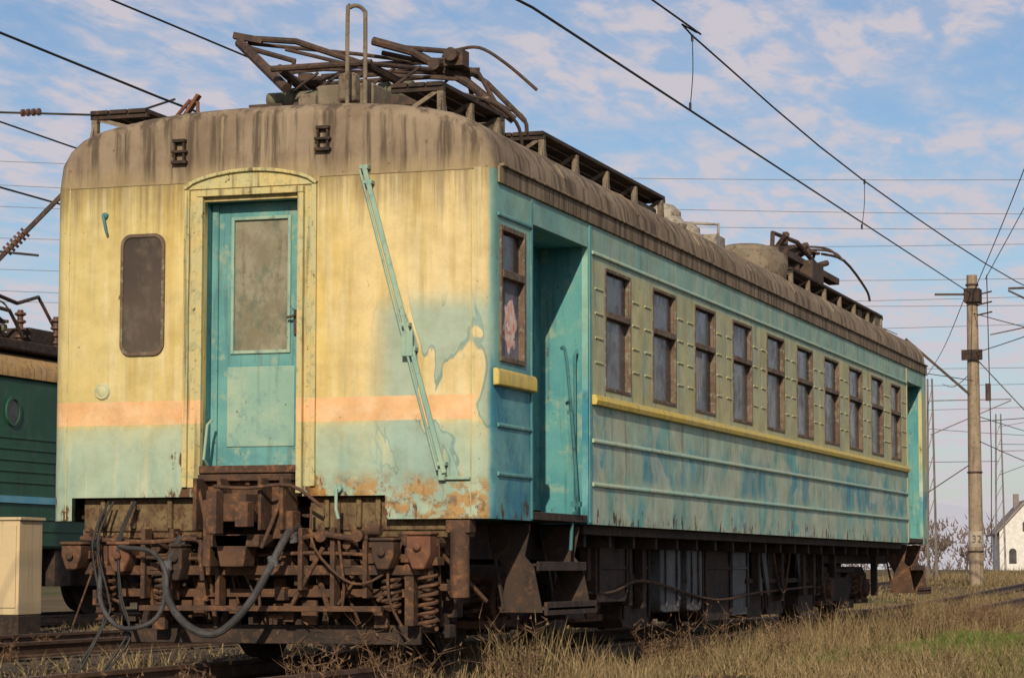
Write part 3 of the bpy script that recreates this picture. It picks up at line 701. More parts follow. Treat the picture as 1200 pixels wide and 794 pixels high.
m=MB(); m.box(.85,1.2,9.1,9.5,4.0,4.24).tube([(.9,9.2,4.24),(.9,9.2,4.38),(1.15,9.4,4.38),(1.15,9.4,4.1)],.02,6); m.make('arrester','silver',car,.01)
m=MB(); m.lathe((.92,11.7,3.98),[(.44,0),(.48,.05),(.50,.24),(.44,.36),(.40,.37),(.38,.42),(.22,.46),(.05,.48)],n=12); m.make('roof_vent','roofkit',car,.01)
m=MB(); m.box(.4,1.15,12.3,12.6,3.95,4.2); m.make('resistor_box','roofkit',car,.02)
P2=pantograph(15.9,car,4.08,.15,True,1.25)
m=MB(); m.tube([(1.05,13.4,4.78),(.7,13.8,4.5),(1.1,14.3,4.75),(.75,14.8,4.45),(1.15,15.4,4.65)],.04,6); m.tube([(.85,13.4,4.3),(.85,13.5,4.82),(1.05,14.0,4.75),(1.15,15.0,4.5)],.03,6); m.tube([(1.0,15.8,4.82),(1.2,16.3,4.78),(1.32,17.2,4.5),(1.34,17.4,4.35)],.018,6,4)
m.beam((.9,13.3,4.6),(1.2,15.6,4.42),.14,.08); m.beam((1.1,13.0,4.3),(.9,14.0,4.86),.07,.06); m.box(.85,1.2,14.2,14.9,4.3,4.55)
for Y in (13.4,14.1,14.8,15.5): m.cyl((.98,Y,4.25),(.98,Y,4.52),.08)
m.make('lever_linkage','panto',P2)
for q in ((.95,1.25,18.3,18.7,4.0,4.30),(1.0,1.2,17.3,17.6,4.0,4.24)): MB().box(*q).make('fuse_box','roofkit',car,.01)
for Y in (4.0,4.9,9.6,10.1): insulator(.2,Y,4.08,.25,.07,car)
m=MB(); m.tube([(.2,3.3,4.36),(.2,10.2,4.36)],.012,6); m.make('busbar','panto',car)

# ==================================================================  TRACKS
def track(X,y0,y1,yb,label):
    t=empty('railway_track',label,'railway track',loc=(0,0,0))
    ys=list(np.arange(y0,y1,2.0))+[y1]
    for sg in (-1,1):
        m=MB(); c=X+sg*.76
        prof=[(-.07,-.15),(.07,-.15),(.07,-.135),(.012,-.12),(.012,-.04),(.036,-.03),(.036,0),(-.036,0),(-.036,-.03),(-.012,-.04),(-.012,-.12),(-.07,-.135)]
        n=len(prof)
        for y in ys:
            g=float(gz(X,y))+.22
            for a,b in prof: m.v.append((c+a,y,b+g))
        for k in range(len(ys)-1):
            for i in range(n): m.f.append((k*n+i,k*n+(i+1)%n,(k+1)*n+(i+1)%n,(k+1)*n+i))
        m.make('rail','rail',t)
    m=MB()
    for y in np.arange(y0+.3,y1,.6):
        g=float(gz(X,y))+.22; m.box(X-1.3,X+1.3,y,y+.24,g-.30,g-.175)
    s=m.make('sleepers','sleeper',t); s['kind']='stuff'
    m=MB()
    yk=[y for y in ys if y<=yb]
    for k,y in enumerate(yk):
        g=float(gz(X,y))+.22
        for a,b in ((-1.9,-.30),(-1.45,-.190),(1.3,-.190),(1.7,-.30)): m.v.append((X+a,y,g+b))
    for k in range(len(yk)-1):
        for i in range(3): m.f.append((k*4+i,k*4+i+1,(k+1)*4+i+1,(k+1)*4+i))
    b=m.make('ballast_bed','ballast',t); b['kind']='stuff'
track(0,-30,60,13,'rusty railway track with weeds under the yellow and teal car')
track(-5.5,-30,60,30,'empty rusty railway track beside the rail car')
track(-12.4,-30,60,30,'railway track carrying the green locomotive')
def stones(nm,x0,x1,y0,y1,N):
    m=MB()
    for i in range(N):
        x=random.uniform(x0,x1);y=random.uniform(y0,y1);r=random.uniform(.02,.05); z=float(gz(x,y))+.03
        v=[];
        for dx,dy,dz in ((1,0,0),(0,1,0),(-1,0,0),(0,-1,0),(0,0,.8),(0,0,-.8)):
            q=r*random.uniform(.6,1.2); v.append((x+dx*q,y+dy*q,z+dz*q))
        m.add(v,[(0,1,4),(1,2,4),(2,3,4),(3,0,4),(1,0,5),(2,1,5),(3,2,5),(0,3,5)])
    o=m.make(nm,'ballast',None,ang=5); tag(o,'loose dark ballast stones along the tracks','gravel',kind='stuff')
random.seed(11)
stones('gravel',-13.5,1.4,-3,20,9000)

# ==================================================================  GROUND
def ground_material():
    n=NT('dry_grass_earth'); x,y,z=n.sep()
    c=n.mix(n.mr(n.noise(.35,6,.65),.4,.6),(.12,.088,.05),(.16,.12,.07))
    c=n.mix(n.mr(n.noise(.12,5,.6,n.vec((1,1,1),(9,4,0))),.5,.62),c,(.085,.10,.035))
    c=n.mix(n.mr(n.noise(6,8,.75),.5,.7),c,(.06,.045,.03))
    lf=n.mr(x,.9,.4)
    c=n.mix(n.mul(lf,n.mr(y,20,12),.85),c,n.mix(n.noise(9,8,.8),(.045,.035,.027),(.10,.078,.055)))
    n.bump(n.noise(7,8,.75),1,.06); return n.fin(c,.95,0,.05)
m=MB()
xs=sorted(set(list(np.linspace(-1500,-60,14))+list(np.linspace(-60,60,61))+list(np.linspace(60,1500,14))))
yy=sorted(set(list(np.linspace(-400,-40,8))+list(np.linspace(-40,180,111))+list(np.linspace(180,2500,20))))
random.seed(2)
for y in yy:
    for x in xs:
        h=float(gz(x,y)); 
        if 1.9<x<60 and -40<y<180: h+=.05*math.sin(x*1.7+y*.6)*math.sin(y*.9+.3*x)+random.uniform(-.02,.02)
        m.v.append((x,y,h-.004 if not(1.9<x) else h))
W=len(xs)
for j in range(len(yy)-1):
    for i in range(W-1): m.f.append((j*W+i,j*W+i+1,(j+1)*W+i+1,(j+1)*W+i))
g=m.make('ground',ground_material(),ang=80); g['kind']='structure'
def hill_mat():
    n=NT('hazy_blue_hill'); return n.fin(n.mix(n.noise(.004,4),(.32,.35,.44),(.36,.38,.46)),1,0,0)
m=MB(); N=120
for i in range(N+1):
    x=-2600+3800*i/N; h=44+12*math.sin(i*.21)+6*math.sin(i*.63+1)+3*math.sin(i*1.7)
    m.v+= [(x,2300,-2),(x,2350,h)]
for i in range(N): m.f.append((2*i,2*i+2,2*i+3,2*i+1))
h=m.make('hills',hill_mat()); h['kind']='structure'

# ==================================================================  GRASS
def cam_px(x,y):
    r=.9497*(x-7.51)+.313*(y+17.16); d=-.313*(x-7.51)+.9497*(y+17.16); return r,d
def mesh_obj(nm,V,Fc,mat,label,cat):
    me=bpy.data.meshes.new(nm); me.from_pydata(V,[],Fc); ob=bpy.data.objects.new(nm,me); COL.objects.link(ob); me.materials.append(mat)
    tag(ob,label,cat,kind='stuff'); return ob
def grass(nm,N,x0,x1,y0,y1,hmin,hmax,mat,label,fn=None,wd=.007,power=1.6,lean=.45):
    V=[];Fc=[];k=0
    tries=0
    while k<N and tries<N*30:
        tries+=1
        x=rng.uniform(x0,x1); y=y0+(y1-y0)*rng.random()**power
        if fn and not fn(x,y): continue
        r,d=cam_px(x,y)
        if d<14 or abs(r/d)>.28: continue
        cl=.5+.5*math.sin(x*2.1+1.3*math.sin(y*1.1))*math.sin(y*1.7+x)
        c2=.5+.5*math.sin(x*.7+.5*y+2*math.sin(y*.31))
        if rng.random()>.25+.75*cl: continue
        h=rng.uniform(hmin,hmax)*(.45+.6*cl)*(.5+.9*c2); a=rng.uniform(0,6.28); w=wd*rng.uniform(.6,1.5)
        lx,ly=rng.normal(0,lean,2)*h; z=float(gz(x,y))-.02
        ca,sa=math.cos(a)*w,math.sin(a)*w
        V+=[(x-ca,y-sa,z),(x+ca,y+sa,z),(x+ca*.6+lx*.4,y+sa*.6+ly*.4,z+h*.55),(x-ca*.6+lx*.4,y-sa*.6+ly*.4,z+h*.55),(x+lx,y+ly,z+h)]
        o=5*k; Fc+=[(o,o+1,o+2,o+3),(o+3,o+2,o+4)]; k+=1
    return mesh_obj(nm,V,Fc,mat,label,'grass')
def weeds(nm,spots,mat,label,stems=12):
    V=[];Fc=[];k=0
    def seg(p,q,w):
        nonlocal k
        d=(q-p); a=Vector((d.y,-d.x,0)); 
        if a.length<1e-5: a=Vector((1,0,0))
        a=a.normalized()*w; b=d.cross(a).normalized()*w
        V.extend([tuple(p-a),tuple(p+a),tuple(q),tuple(p-b),tuple(p+b)]); Fc.extend([(k,k+1,k+2),(k+3,k+4,k+2)]); k+=5
    for x,y,h in spots:
        z=float(gz(x,y))-.02
        for i in range(int(stems*rng.uniform(.5,1.4))):
            p=Vector((x+rng.normal(0,.10*h),y+rng.normal(0,.10*h),z)); t=Vector((rng.normal(0,.33),rng.normal(0,.33),1))*h*rng.uniform(.4,1)
            q=p+t; seg(p,q,.0045)
            for j in range(4):
                s_=p.lerp(q,rng.uniform(.35,.95)); e=s_+Vector((rng.normal(0,.12),rng.normal(0,.12),rng.uniform(.03,.16)))*h*1.2; seg(s_,e,.0035)
                if rng.random()<.35: seg(e,e+Vector((rng.normal(0,.03),rng.normal(0,.03),.03)),.008)
    return mesh_obj(nm,V,Fc,mat,label,'weeds')
def grass_mat(name,a,b,c_):
    n=NT(name); c=n.mix(n.mr(n.noise(.7,4,.6),.42,.58),a,b); c=n.mix(n.mr(n.noise(25,3,.7),.45,.6),c,c_)
    return n.fin(c,.85,0,.15)
GD=grass_mat('dry_grass_blades',(.19,.135,.065),(.12,.095,.042),(.27,.20,.11))
GG=grass_mat('green_grass_blades',(.085,.14,.028),(.12,.165,.035),(.17,.17,.06))
GB=grass_mat('brown_weed_stems',(.14,.080,.048),(.095,.058,.038),(.21,.135,.08))
def okr(x,y): return x>.95+.25*math.sin(y*1.3)
gpatch=lambda x,y: math.sin(x*.9+y*.25+1)+.5*math.sin(y*.6-x*.4)
gcore=lambda x,y: ((x-2.9)/1.5)**2+((y-13)/6)**2<1+.4*math.sin(x*5+y*2) or ((x-4.6)/1.2)**2+((y-22)/5)**2<1
grass('dry_grass',56000,.8,14,0,70,.04,.24,GD,'dry brown grass beside the railway track',lambda x,y: okr(x,y) and (not gcore(x,y) or rng.random()<.3) and (gpatch(x,y)<.25 or rng.random()<.5))
grass('green_grass',26000,1.5,12,2,50,.03,.12,GG,'low green grass patches on the dry verge',lambda x,y: okr(x,y) and gpatch(x,y)>.5,.008)
grass('green_grass',26000,1.3,6.5,4,30,.05,.15,GG,'lush low green grass patch beside the rail',gcore,.008,1)
grass('dry_grass',30000,-13,.9,16,75,.05,.28,GD,'dry grass growing over the tracks behind the car',None,.010,1.3)
grass('dry_grass',14000,-1.6,1.2,12,45,.14,.30,GD,'dry grass half hiding the rails',None,.009,1.2)
grass('sparse_weeds',7000,-11.5,-1.2,-6,22,.04,.22,GD,'sparse dead weeds between the tracks',lambda x,y: abs(x+5.5)>.9,.007,1)
grass('trackside_weeds',7500,1.0,2.5,1,26,.18,.55,GD,'tall dead weeds along the rail',None,.006,1.2,.3)
grass('far_grass',9000,-12,10,45,130,.1,.35,GD,'dry grass around the far concrete mast',None,.02,1)
sp=[]
for i in range(26): sp.append((rng.uniform(.3,2.2),rng.uniform(-1.6,1.6),rng.uniform(.3,.72)))
for i in range(12): sp.append((rng.uniform(-1.5,.5),rng.uniform(-3.,-.8),rng.uniform(.15,.4)))
for i in range(48): 
    y=rng.uniform(2,28); sp.append((rng.uniform(1.1,2.4),y,rng.uniform(.3,.7)))
for i in range(36):
    y=rng.uniform(4,34); sp.append((rng.uniform(1.6,5.5),y,rng.uniform(.2,.6)))
for i in range(30):
    sp.append((rng.uniform(-9.5,-1.5),rng.uniform(-4,12),rng.uniform(.12,.35)))
weeds('brown_brush',sp,GB,'tangled brown dead weeds along the tracks')

# ==================================================================  LOCOMOTIVE
loco=empty('locomotive','dark green electric locomotive with tan roof edge on far track','locomotive')
Y0,Y1=8.5,27
m=MB(); m.box(-13.9,-10.9,Y0,Y1,1.0,3.48); m.make('body','locogreen',loco,.05)
for z in list(np.arange(1.95,2.75,.16))+[1.25,1.42]: MB().box(-10.898,-10.886,Y0+.1,Y1-.1,z,z+.025).make('rib','locogreen',loco,.004)
MB().box(-10.898,-10.872,Y0+.1,Y1-.1,1.66,1.76).make('stripe','locoblue',loco)
m=MB(); m.prism([(-13.95,3.482),(-10.86,3.482),(-10.86,3.62),(-10.95,3.76),(-11.2,3.86),(-12.4,3.95),(-13.6,3.86),(-13.95,3.62)],'y',Y0-.03,Y1+.03); m.make('roof','locotan',loco)
for Y in (12.7,15.75,18.6,21.6):
    w=MB().lathe((-10.899,Y,2.98),[(.17,0),(.17,.012)],'x',24).make('porthole','glass',loco)
    m=MB(); m.lathe((-10.897,Y,2.98),[(.175,0),(.215,.0),(.215,.03),(.175,.03),(.175,.0)],'x',24); m.make('rim','locogreen',w)
for q in ((-11.8,-11.0,9.5,26,3.9,4.05),(-11.7,-11.1,14.2,15.2,4.052,4.3),(-11.5,-11.1,16.6,18,4.052,4.28)): MB().box(*q).make('roof_duct','rustdark',loco,.02)
pantograph(15.8,loco,3.92,-12.2); pantograph(23.5,loco,3.92,-12.2)
m=MB(); m.tube([(-11.3,14.9,4.3),(-11.2,15.2,4.75),(-11.1,16.2,4.6),(-11.3,17.2,4.8),(-11.2,17.6,4.3)],.03,6); m.make('busbar','panto',loco)
m=MB(); m.tube([(-11.0,14,4.1),(-11.0,14.6,4.5),(-11.0,15.8,4.45),(-11.0,16.2,4.1)],.03,6); m.make('busbar','panto',loco)
for Y in (13.8,15.0,16.3,17.4): insulator(-11.1,Y,4.06,.45,.09,loco)
m=MB(); m.box(-13.6,-11.2,Y0+.6,Y1-.6,.45,.998)
for Y in np.arange(9.5,26,1.1): m.box(-11.2,-10.95,Y,Y+.5,.45,.99)
for Y in (10.5,13.2,16.0,19.5,22.2,25): m.box(-11.25,-11.05,Y-.5,Y+.5,.35,.55)
m.make('bogie_frame','rustdark',loco,.01)
for Y in (10.5,13.2,16.0,19.5,22.2,25):
    for X in (-11.64,-13.16): MB().lathe((X-.06,Y,.6),[(.15,0),(.5,.02),(.6,.0),(.6,.13),(.15,.14)],'x',32).make('wheel','rustdark',loco)

cab=empty('trackside_cabinet','beige metal equipment cabinet on a dark steel base','cabinet')
X,Y=-9.0,12.0
MB().box(X-.5,X+.5,Y-.3,Y+.3,.13,1.32).make('housing','cabinet',cab,.01)
MB().box(X-.53,X+.53,Y-.33,Y+.33,1.322,1.36).make('lid','cabinet',cab,.006)
m=MB(); m.box(X-.46,X-.012,Y-.318,Y-.301,.22,1.26); m.box(X+.012,X+.46,Y-.318,Y-.301,.22,1.26); m.make('door','cabinet',cab,.004)
MB().box(X-.5,X+.5,Y-.30,Y+.30,-.25,.129).make('plinth','rustdark',cab,.02)

# ==================================================================  MASTS AND WIRES
def mast(x,y,h,r,label,num=None,steel=False):
    z0=float(gz(x,y))-.3
    e=empty('catenary_mast',label,'utility pole',loc=(0,0,0))
    if steel:
        m=MB()
        for dx,dy in ((-r,-r),(r,-r),(r,r),(-r,r)): m.beam((x+dx,y+dy,z0),(x+dx*.5,y+dy*.5,z0+h),.045,.045)
        for k in range(int(h/.9)):
            s=1-.5*k*.9/h; za=z0+k*.9; q=r*s
            m.beam((x-q,y-q,za),(x+q,y-q,za+.9),.025,.025); m.beam((x+q,y-q,za),(x+q,y+q,za+.9),.025,.025)
        m.make('post','mastfar',e)
    else:
        MB().lathe((x,y,z0),[(r,0),(r*.98,h*.2),(r*.72,h)],n=20).make('post','concrete',e)
    return e
PX,PY=-2.97,58.2
pm=mast(PX,PY,9.4,.215,'tall tapered concrete mast with faded number band and steel brackets')
MB().box(PX-.3,PX+.3,PY-.28,PY-.18,6.8,7.1).make('clamp','rustdark',pm); MB().box(PX-.2,PX+.25,PY-.33,PY+.28,8.5,8.9).make('clamp','rustdark',pm)
for z in (1.2,3.5,6.9,9.0): MB().lathe((PX,PY,z),[(.22-.006*z,0),(.245-.006*z,0),(.245-.006*z,.05),(.22-.006*z,.05)],n=20).make('band','rustdark',pm)
m=MB(); m.beam((PX,PY,8.75),(PX-1.05,PY-.3,8.75),.06,.06); m.beam((PX-.05,PY-.1,5.75),(PX-1.9,PY-.5,7.45),.07,.07); m.beam((PX+.05,PY,6.9),(PX+2.1,PY,4.6),.03,.03); m.beam((PX-.05,PY-.1,3.8),(PX-1.4,PY-.3,2.9),.03,.03)
m.tube([(PX+.45,PY-.1,9.3),(PX+.5,PY-.1,4),(PX+.45,PY-.1,1)],.015,6); m.cyl((PX+.45,PY-.2,5.6),(PX+.45,PY-.2,6.1),.08)
for z in (8.7,8.4,8.1): m.beam((PX,PY,z),(PX+.6,PY-.2,z+.1),.04,.04)
m.make('bracket_arm','panto',pm)
MB().lathe((PX,PY,1.35),[(.216,0),(.220,.01),(.218,.45),(.214,.46)],n=24).make('number_band','paleband',pm)
ang=math.radians(14)
tcu=bpy.data.curves.new('num','FONT'); tcu.body='32'; tcu.size=.30; tcu.extrude=.004; tcu.align_x='CENTER'; tcu.align_y='CENTER'
to=bpy.data.objects.new('num_tmp',tcu); COL.objects.link(to); bpy.context.view_layer.update()
me=bpy.data.meshes.new_from_object(to); bpy.data.objects.remove(to)
no=bpy.data.objects.new('mast_number',me); COL.objects.link(no); me.materials.append(M['greynum']); no.parent=pm
no.location=(PX+.232*math.sin(ang),PY-.232*math.cos(ang),1.58); no.rotation_euler=(math.pi/2,0,ang)
def arm(e,x0,y0,z0,x1,z1,zc):
    m=MB(); m.beam((x0,y0,z1),(x1,y0,z1),.05,.05); m.beam((x0,y0,z0+.2),(x1,y0,z1-.05),.045,.045); m.beam((x0,y0,zc+.4),(x1+(x0-x1)*.1,y0,zc+.15),.035,.035)
    m.beam((x1+(x0-x1)*.1,y0,zc+.15),(x1-(x0-x1)*.12,y0,zc),.025,.025)
    m.make('cantilever','panto',e)
    c=Vector((x0,y0,z0+.2)).lerp(Vector((x1,y0,z1-.05)),.25); d=(Vector((x1,y0,z1-.05))-Vector((x0,y0,z0+.2))).normalized()
    m=MB()
    for k in range(5): p=c+d*(k*.07); m.cyl(p,p+d*.03,.075,n=12)
    m.make('insulator','insul',e)
e=mast(3.5,44.5,8.3,.2,'concrete mast with steel cantilever beside the main track'); arm(e,3.5,44.5,5.2,-.2,7.4,6.3)
e=mast(-8.75,9.2,8.5,.2,'concrete mast with short diagonal strut and insulator beside the yard')
m=MB(); a=Vector((-8.6,9.3,3.35)); b=Vector((-6.55,9.9,5.55)); m.beam(a,b,.05,.05); m.make('strut','panto',e)
m=MB(); d=(b-a).normalized()
for k in range(6): p=a.lerp(b,.50)+d*(k*.06); m.cyl(p,p+d*.03,.07,n=12)
m.make('insulator','insul',e)
m=MB(); m.tube([(-8.6,9.3,4.55),(-7.2,9.7,4.4)],.016,6); m.make('span_wire','wire',e)
m=MB(); m.tube([(-8.6,9.3,6.15),(-6.2,9.9,6.05),(-5.4,9.6,6.15)],.014,6)
m.make('span_wire','wire',e)
m=MB()
for k in range(4): m.cyl((-7.4+.07*k,9.6,6.1),(-7.37+.07*k,9.6,6.1),.045,n=10)
m.make('insulator','insul',e)
for q in ((-8.9,88,8.5,.18,-5.6),(-12.1,134,9.5,.28,-8.4),(-8.5,150,9,.28,-4)):
    e=mast(q[0],q[1],q[2],q[3],'distant steel lattice mast',steel=True)
    m=MB(); m.beam((q[0],q[1],7.6),(q[4],q[1],7.6),.04,.04); m.beam((q[0],q[1],6.2),(q[4],q[1],7.55),.04,.04); m.make('cantilever','mastfar',e)

def wire(nm,pts,r,label,sub=0,mat='wire',n=6,drops=None):
    m=MB(); m.tube(pts,r,n,sub); o=m.make(nm,mat); tag(o,label,'overhead wire','overhead line wires'); return o
wire('contact_wire',[(-4.0,-28,6.6),(.25,5.6,6.0),(PX,57.9,8.75)],.014,'overhead contact wire above the rail car')
wire('messenger_wire',[(-5.2,-30,9.6),(-1.8,-8,8.0),(.25,10.3,7.02),(.25,11.8,6.97),(.25,23,6.86),(.25,42.5,7.33),(.25,62,8.4)],.012,'sagging messenger wire over the rail car',4)
def dropper(p,q):
    m=MB(); p=Vector(p);q=Vector(q); mid=p.lerp(q,.5)+Vector((.02,0,0)); m.tube([p,mid,q],.006,6,4); m.cyl(q+Vector((0,0,.05)),q-Vector((0,0,.03)),.016,n=8); m.cyl(p+Vector((0,0,.03)),p-Vector((0,0,.05)),.016,n=8)
    o=m.make('wire_dropper','wire'); tag(o,'short dropper hanging from the messenger wire','wire dropper','overhead line droppers')
dropper((.25,11.8,6.95),(.22,11.8,6.12)); dropper((.25,23,6.86),(.20,23,6.12))
wire('contact_wire',[(-5.4,-30,6.3),(-5.4,9.2,6.1),(-5.7,60,6.4)],.014,'contact wire above the neighbouring track')
wire('messenger_wire',[(-5.4,-20,6.9),(-5.4,-6,6.75),(-5.4,9.2,7.0),(-5.5,30,7.4),(-5.5,60,7.8)],.012,'messenger wire above the neighbouring track',4)
dropper((-5.4,4.0,6.88),(-5.4,4.0,6.12))
wire('contact_wire',[(-12.3,-30,6.6),(-12.3,20,6.6),(-12.3,90,6.9)],.016,'contact wire above the locomotive')
wire('messenger_wire',[(-12.3,-30,8.6),(-12.3,20,7.6),(-12.3,90,8.5)],.014,'messenger wire above the locomotive',4)
for za,zb in ((33.5,31.5),(31.8,28.6),(30.0,27.5),(27.2,26.6),(24.8,23.8),(23.2,21.6),(22.0,22.6),(19.5,20.5),(17.8,16.8),(16,15.6),(13,14)):
    xa,ya,xb,yb=-110,154,0,191
    pts=[(xa+(xb-xa)*t,ya+(yb-ya)*t,za+(zb-za)*t-2.0*4*t*(1-t)*.5) for t in np.linspace(0,1,14)]
    wire('power_line',pts,.026,'thin high power line crossing the sky',0,'wirefar')
for k,(a,b) in enumerate((((PX,58.2,9.2),(-9.8,93,9.0)),((PX,58.2,7.0),(3.5,44.5,8.0)),((PX,58.2,8.7),(3.6,30,12.5)),((PX+.4,58.2,9.2),(4.5,34,14)),((PX,58.2,6.5),(-12,112,10)),((PX,58.2,5.2),(-8.5,150,9)),((-9.8,93,7),(-30,112,10)),((PX,58,6.2),(-15,66,9.5)),((PX,58.2,8.2),(3.5,44.5,6.2)),((PX,58.2,4.5),(1.5,56,3.2)),((PX,58.2,5.0),(6,60,6.4)),((-12.1,134,9),(8,120,12)),((-12.1,134,8),(8,120,7.5)),((-8.5,150,9),(-30,140,11)),((-12.1,134,7),(-30,140,8)))):
    wire('stay_wire',[a,tuple((Vector(a)+Vector(b))/2-Vector((0,0,.3))),b],.013 if k<12 else .018,'thin stay cable at the concrete mast',5)

# ==================================================================  HOUSE
hx,hy=-26.4,266; hz=.45
hs=empty('house','small white gabled house with grey roof in the field','house',loc=(hx,hy,hz)); hs.rotation_euler=(0,0,math.radians(12))
def hp(o): o.parent=hs; return o
w=2.9; hp(MB().prism([(-w,0),(w,0),(w,4.4),(0,7.5),(-w,4.4)],'y',0,10).make('wall','white'))
m=MB()
for sg in (-1,1): m.prism([(0,7.6),(sg*(w+.5),3.95),(sg*(w+.5),4.15),(0,7.85)],'y',-.4,10.4)
hp(m.make('roof','houseroof'))
for X,mt,z1 in ((-1.5,'glass',2.2),(1.3,'tealdark',2.3),(0,'glass',5.2)):
    z0=.2 if X==1.3 else (4.4 if X==0 else .9)
    P=[(X-.4,z0),(X+.4,z0),(X+.4,z1)]+[(X+.4*math.cos(t),z1+.35*math.sin(t)) for t in np.linspace(.3,2.84,6)]+[(X-.4,z1)]
    hp(MB().prism(P,'y',-.06,-.01).make('door' if X==1.3 else 'window',mt))
hp(MB().box(-.9,-.3,5,5.6,6.2,8.6).make('chimney','houseroof'))

# ==================================================================  TREES
def tree(x,y,h,label,seed,spread=.5):
    random.seed(seed); z0=float(gz(x,y)) if y<160 else .55
    T=MB(); C=MB()
    def br(p,d,l,r,dep):
        q=p+d*l; (T if dep<2 else C).cyl(p,q,r,r*.6,5 if dep<2 else 3)
        if dep>=5: return
        for k in range(3 if dep<4 else 4):
            nd=(d+Vector((random.gauss(0,spread),random.gauss(0,spread),random.gauss(.1,.25)))).normalized()
            br(p.lerp(q,random.uniform(.45,1)),nd,l*random.uniform(.6,.85),max(r*.55,.022),dep+1)
    br(Vector((x,y,z0)),Vector((0,0,1)),h*.26,h*.02,0)
    e=empty('tree',label,'tree','bare trees beyond the field'); T.make('trunk','bark',e); C.make('crown','twig',e)
for i,(x,y,h) in enumerate(((-36,215,7),(-33,240,8),(-41,225,6),(-30,225,4.5),(-45,240,7.5),(-38,250,8),(-28,232,4),(-50,235,7),(-31.5,236,5.5),(-34.5,228,5),(-26,222,3.5))):
    tree(x,y,h,'bare brown winter tree at the field edge' if h>5.2 else 'low leafless brown bush near the white house',20+i)
V=[];Fc=[]
for k in range(26000):
    x=rng.uniform(-420,60); y=300+rng.normal(0,6)-x*.25
    top=4.2+2.0*math.sin(x*.09)+1.6*math.sin(x*.31+1)+1.0*math.sin(x*.83)
    z=.4+top*rng.random()**1.1; w_=rng.uniform(.15,.5); hh=rng.uniform(.3,1.1); a=rng.normal(0,.4)
    V+=[(x-w_*.3,y,z),(x+w_*.3,y,z),(x+a,y+rng.normal(0,.2),z+hh)]; Fc.append((3*k,3*k+1,3*k+2))
mesh_obj('thicket',V,Fc,M['twig'],'far brown leafless thicket along the field','thicket')

m=MB(); m.tube([(5.35,8.6,-.1),(5.2,8.7,.08),(5.15,8.9,.2),(5.3,9.1,.26),(5.6,9.2,.2)],.03,8,6); o=m.make('rubber_hose','hose'); tag(o,'dark rubber hose lying in dry grass','hose')

# ==================================================================  WORLD / SUN / CAMERA
W_=bpy.data.worlds.new('World'); scene.world=W_; W_.use_nodes=True; t=W_.node_tree; t.nodes.clear()
out=t.nodes.new('ShaderNodeOutputWorld'); bg=t.nodes.new('ShaderNodeBackground'); t.links.new(bg.outputs[0],out.inputs[0])
SUN_EL=25; SUN_AZ=14
sd=Vector((math.sin(math.radians(SUN_AZ)),-math.cos(math.radians(SUN_AZ)),math.tan(math.radians(SUN_EL)))).normalized()
sky=t.nodes.new('ShaderNodeTexSky'); sky.sky_type='NISHITA'; sky.sun_disc=False; sky.sun_elevation=math.radians(SUN_EL)
sky.sun_rotation=math.atan2(sd.x,sd.y); sky.air_density=1.0; sky.dust_density=.8; sky.ozone_density=1.5
def nn(ty): return t.nodes.new(ty)
tc=nn('ShaderNodeTexCoord').outputs['Generated']; sp_=nn('ShaderNodeSeparateXYZ'); t.links.new(tc,sp_.inputs[0])
def mt(op,a,b):
    n_=nn('ShaderNodeMath'); n_.operation=op
    for i,q in enumerate((a,b)):
        if isinstance(q,(int,float)): n_.inputs[i].default_value=q
        else: t.links.new(q,n_.inputs[i])
    return n_.outputs[0]
zd=mt('ADD',mt('MAXIMUM',sp_.outputs[2],0),.09)
u=mt('DIVIDE',sp_.outputs[0],zd); v=mt('DIVIDE',sp_.outputs[1],zd)
cb=nn('ShaderNodeCombineXYZ'); t.links.new(u,cb.inputs[0]); t.links.new(v,cb.inputs[1])
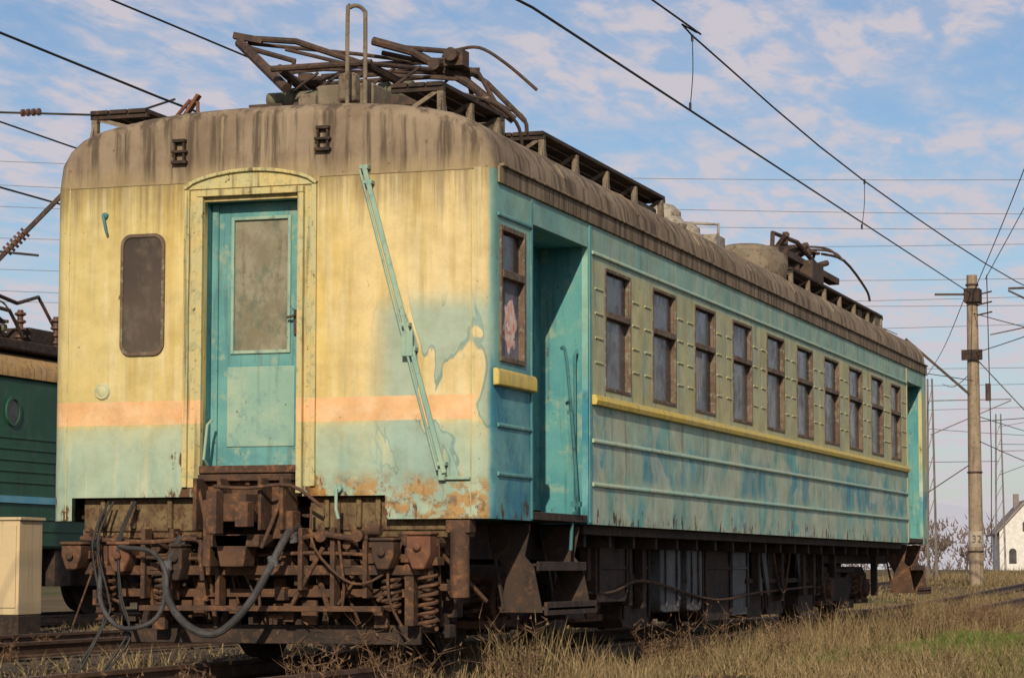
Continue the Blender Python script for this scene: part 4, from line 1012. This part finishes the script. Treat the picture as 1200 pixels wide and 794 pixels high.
def cl(scale,rot,sc,detail,rough,a,b):
    mp=nn('ShaderNodeMapping'); t.links.new(cb.outputs[0],mp.inputs[0]); mp.inputs['Rotation'].default_value=(0,0,rot); mp.inputs['Scale'].default_value=sc
    nz=nn('ShaderNodeTexNoise'); t.links.new(mp.outputs[0],nz.inputs['Vector']); nz.inputs['Scale'].default_value=scale; nz.inputs['Detail'].default_value=detail; nz.inputs['Roughness'].default_value=rough; nz.inputs['Distortion'].default_value=.3
    r_=nn('ShaderNodeMapRange'); r_.interpolation_type='SMOOTHSTEP'; t.links.new(nz.outputs['Fac'],r_.inputs['Value']); r_.inputs['From Min'].default_value=a; r_.inputs['From Max'].default_value=b
    return r_.outputs['Result']
c1=cl(1.9,.5,(1,1,1),7,.6,.36,.58); c2=cl(8.0,.4,(1.8,.8,1),6,.58,.38,.64)
mask=mt('MULTIPLY',c1,mt('ADD',mt('MULTIPLY',c2,.80),.28))
mask=mt('ADD',mask,mt('MULTIPLY',c2,.12))
low=nn('ShaderNodeMapRange'); t.links.new(sp_.outputs[2],low.inputs['Value']); low.inputs['From Min'].default_value=.13; low.inputs['From Max'].default_value=0; low.inputs['To Max'].default_value=.35
mask=mt('MINIMUM',mt('ADD',mask,low.outputs['Result']),.92)
tint=nn('ShaderNodeMix'); tint.data_type='RGBA'; tint.blend_type='MULTIPLY'; tint.inputs[0].default_value=1; t.links.new(sky.outputs[0],tint.inputs[6]); tint.inputs[7].default_value=(.80,.88,1.0,1)
mx=nn('ShaderNodeMix'); mx.data_type='RGBA'; t.links.new(mask,mx.inputs[0]); t.links.new(tint.outputs[2],mx.inputs[6]); mx.inputs[7].default_value=(6.5,6.0,6.5,1)
t.links.new(mx.outputs[2],bg.inputs[0]); bg.inputs[1].default_value=.095

sl=bpy.data.lights.new('sun','SUN'); sl.energy=4.1; sl.angle=math.radians(.5); sl.color=(1,.86,.66)
so=bpy.data.objects.new('sun',sl); COL.objects.link(so); so.rotation_euler=sd.to_track_quat('Z','Y').to_euler()

cd=bpy.data.cameras.new('camera'); cd.lens=90; cd.sensor_width=36; cd.clip_end=6000; cd.clip_start=.1
co=bpy.data.objects.new('camera',cd); COL.objects.link(co); co.location=(7.51,-17.16,.70)
co.rotation_euler=(math.radians(95.14),0,math.radians(18.16)); scene.camera=co
scene.view_settings.view_transform='Standard'; scene.view_settings.look='None'; scene.view_settings.exposure=0
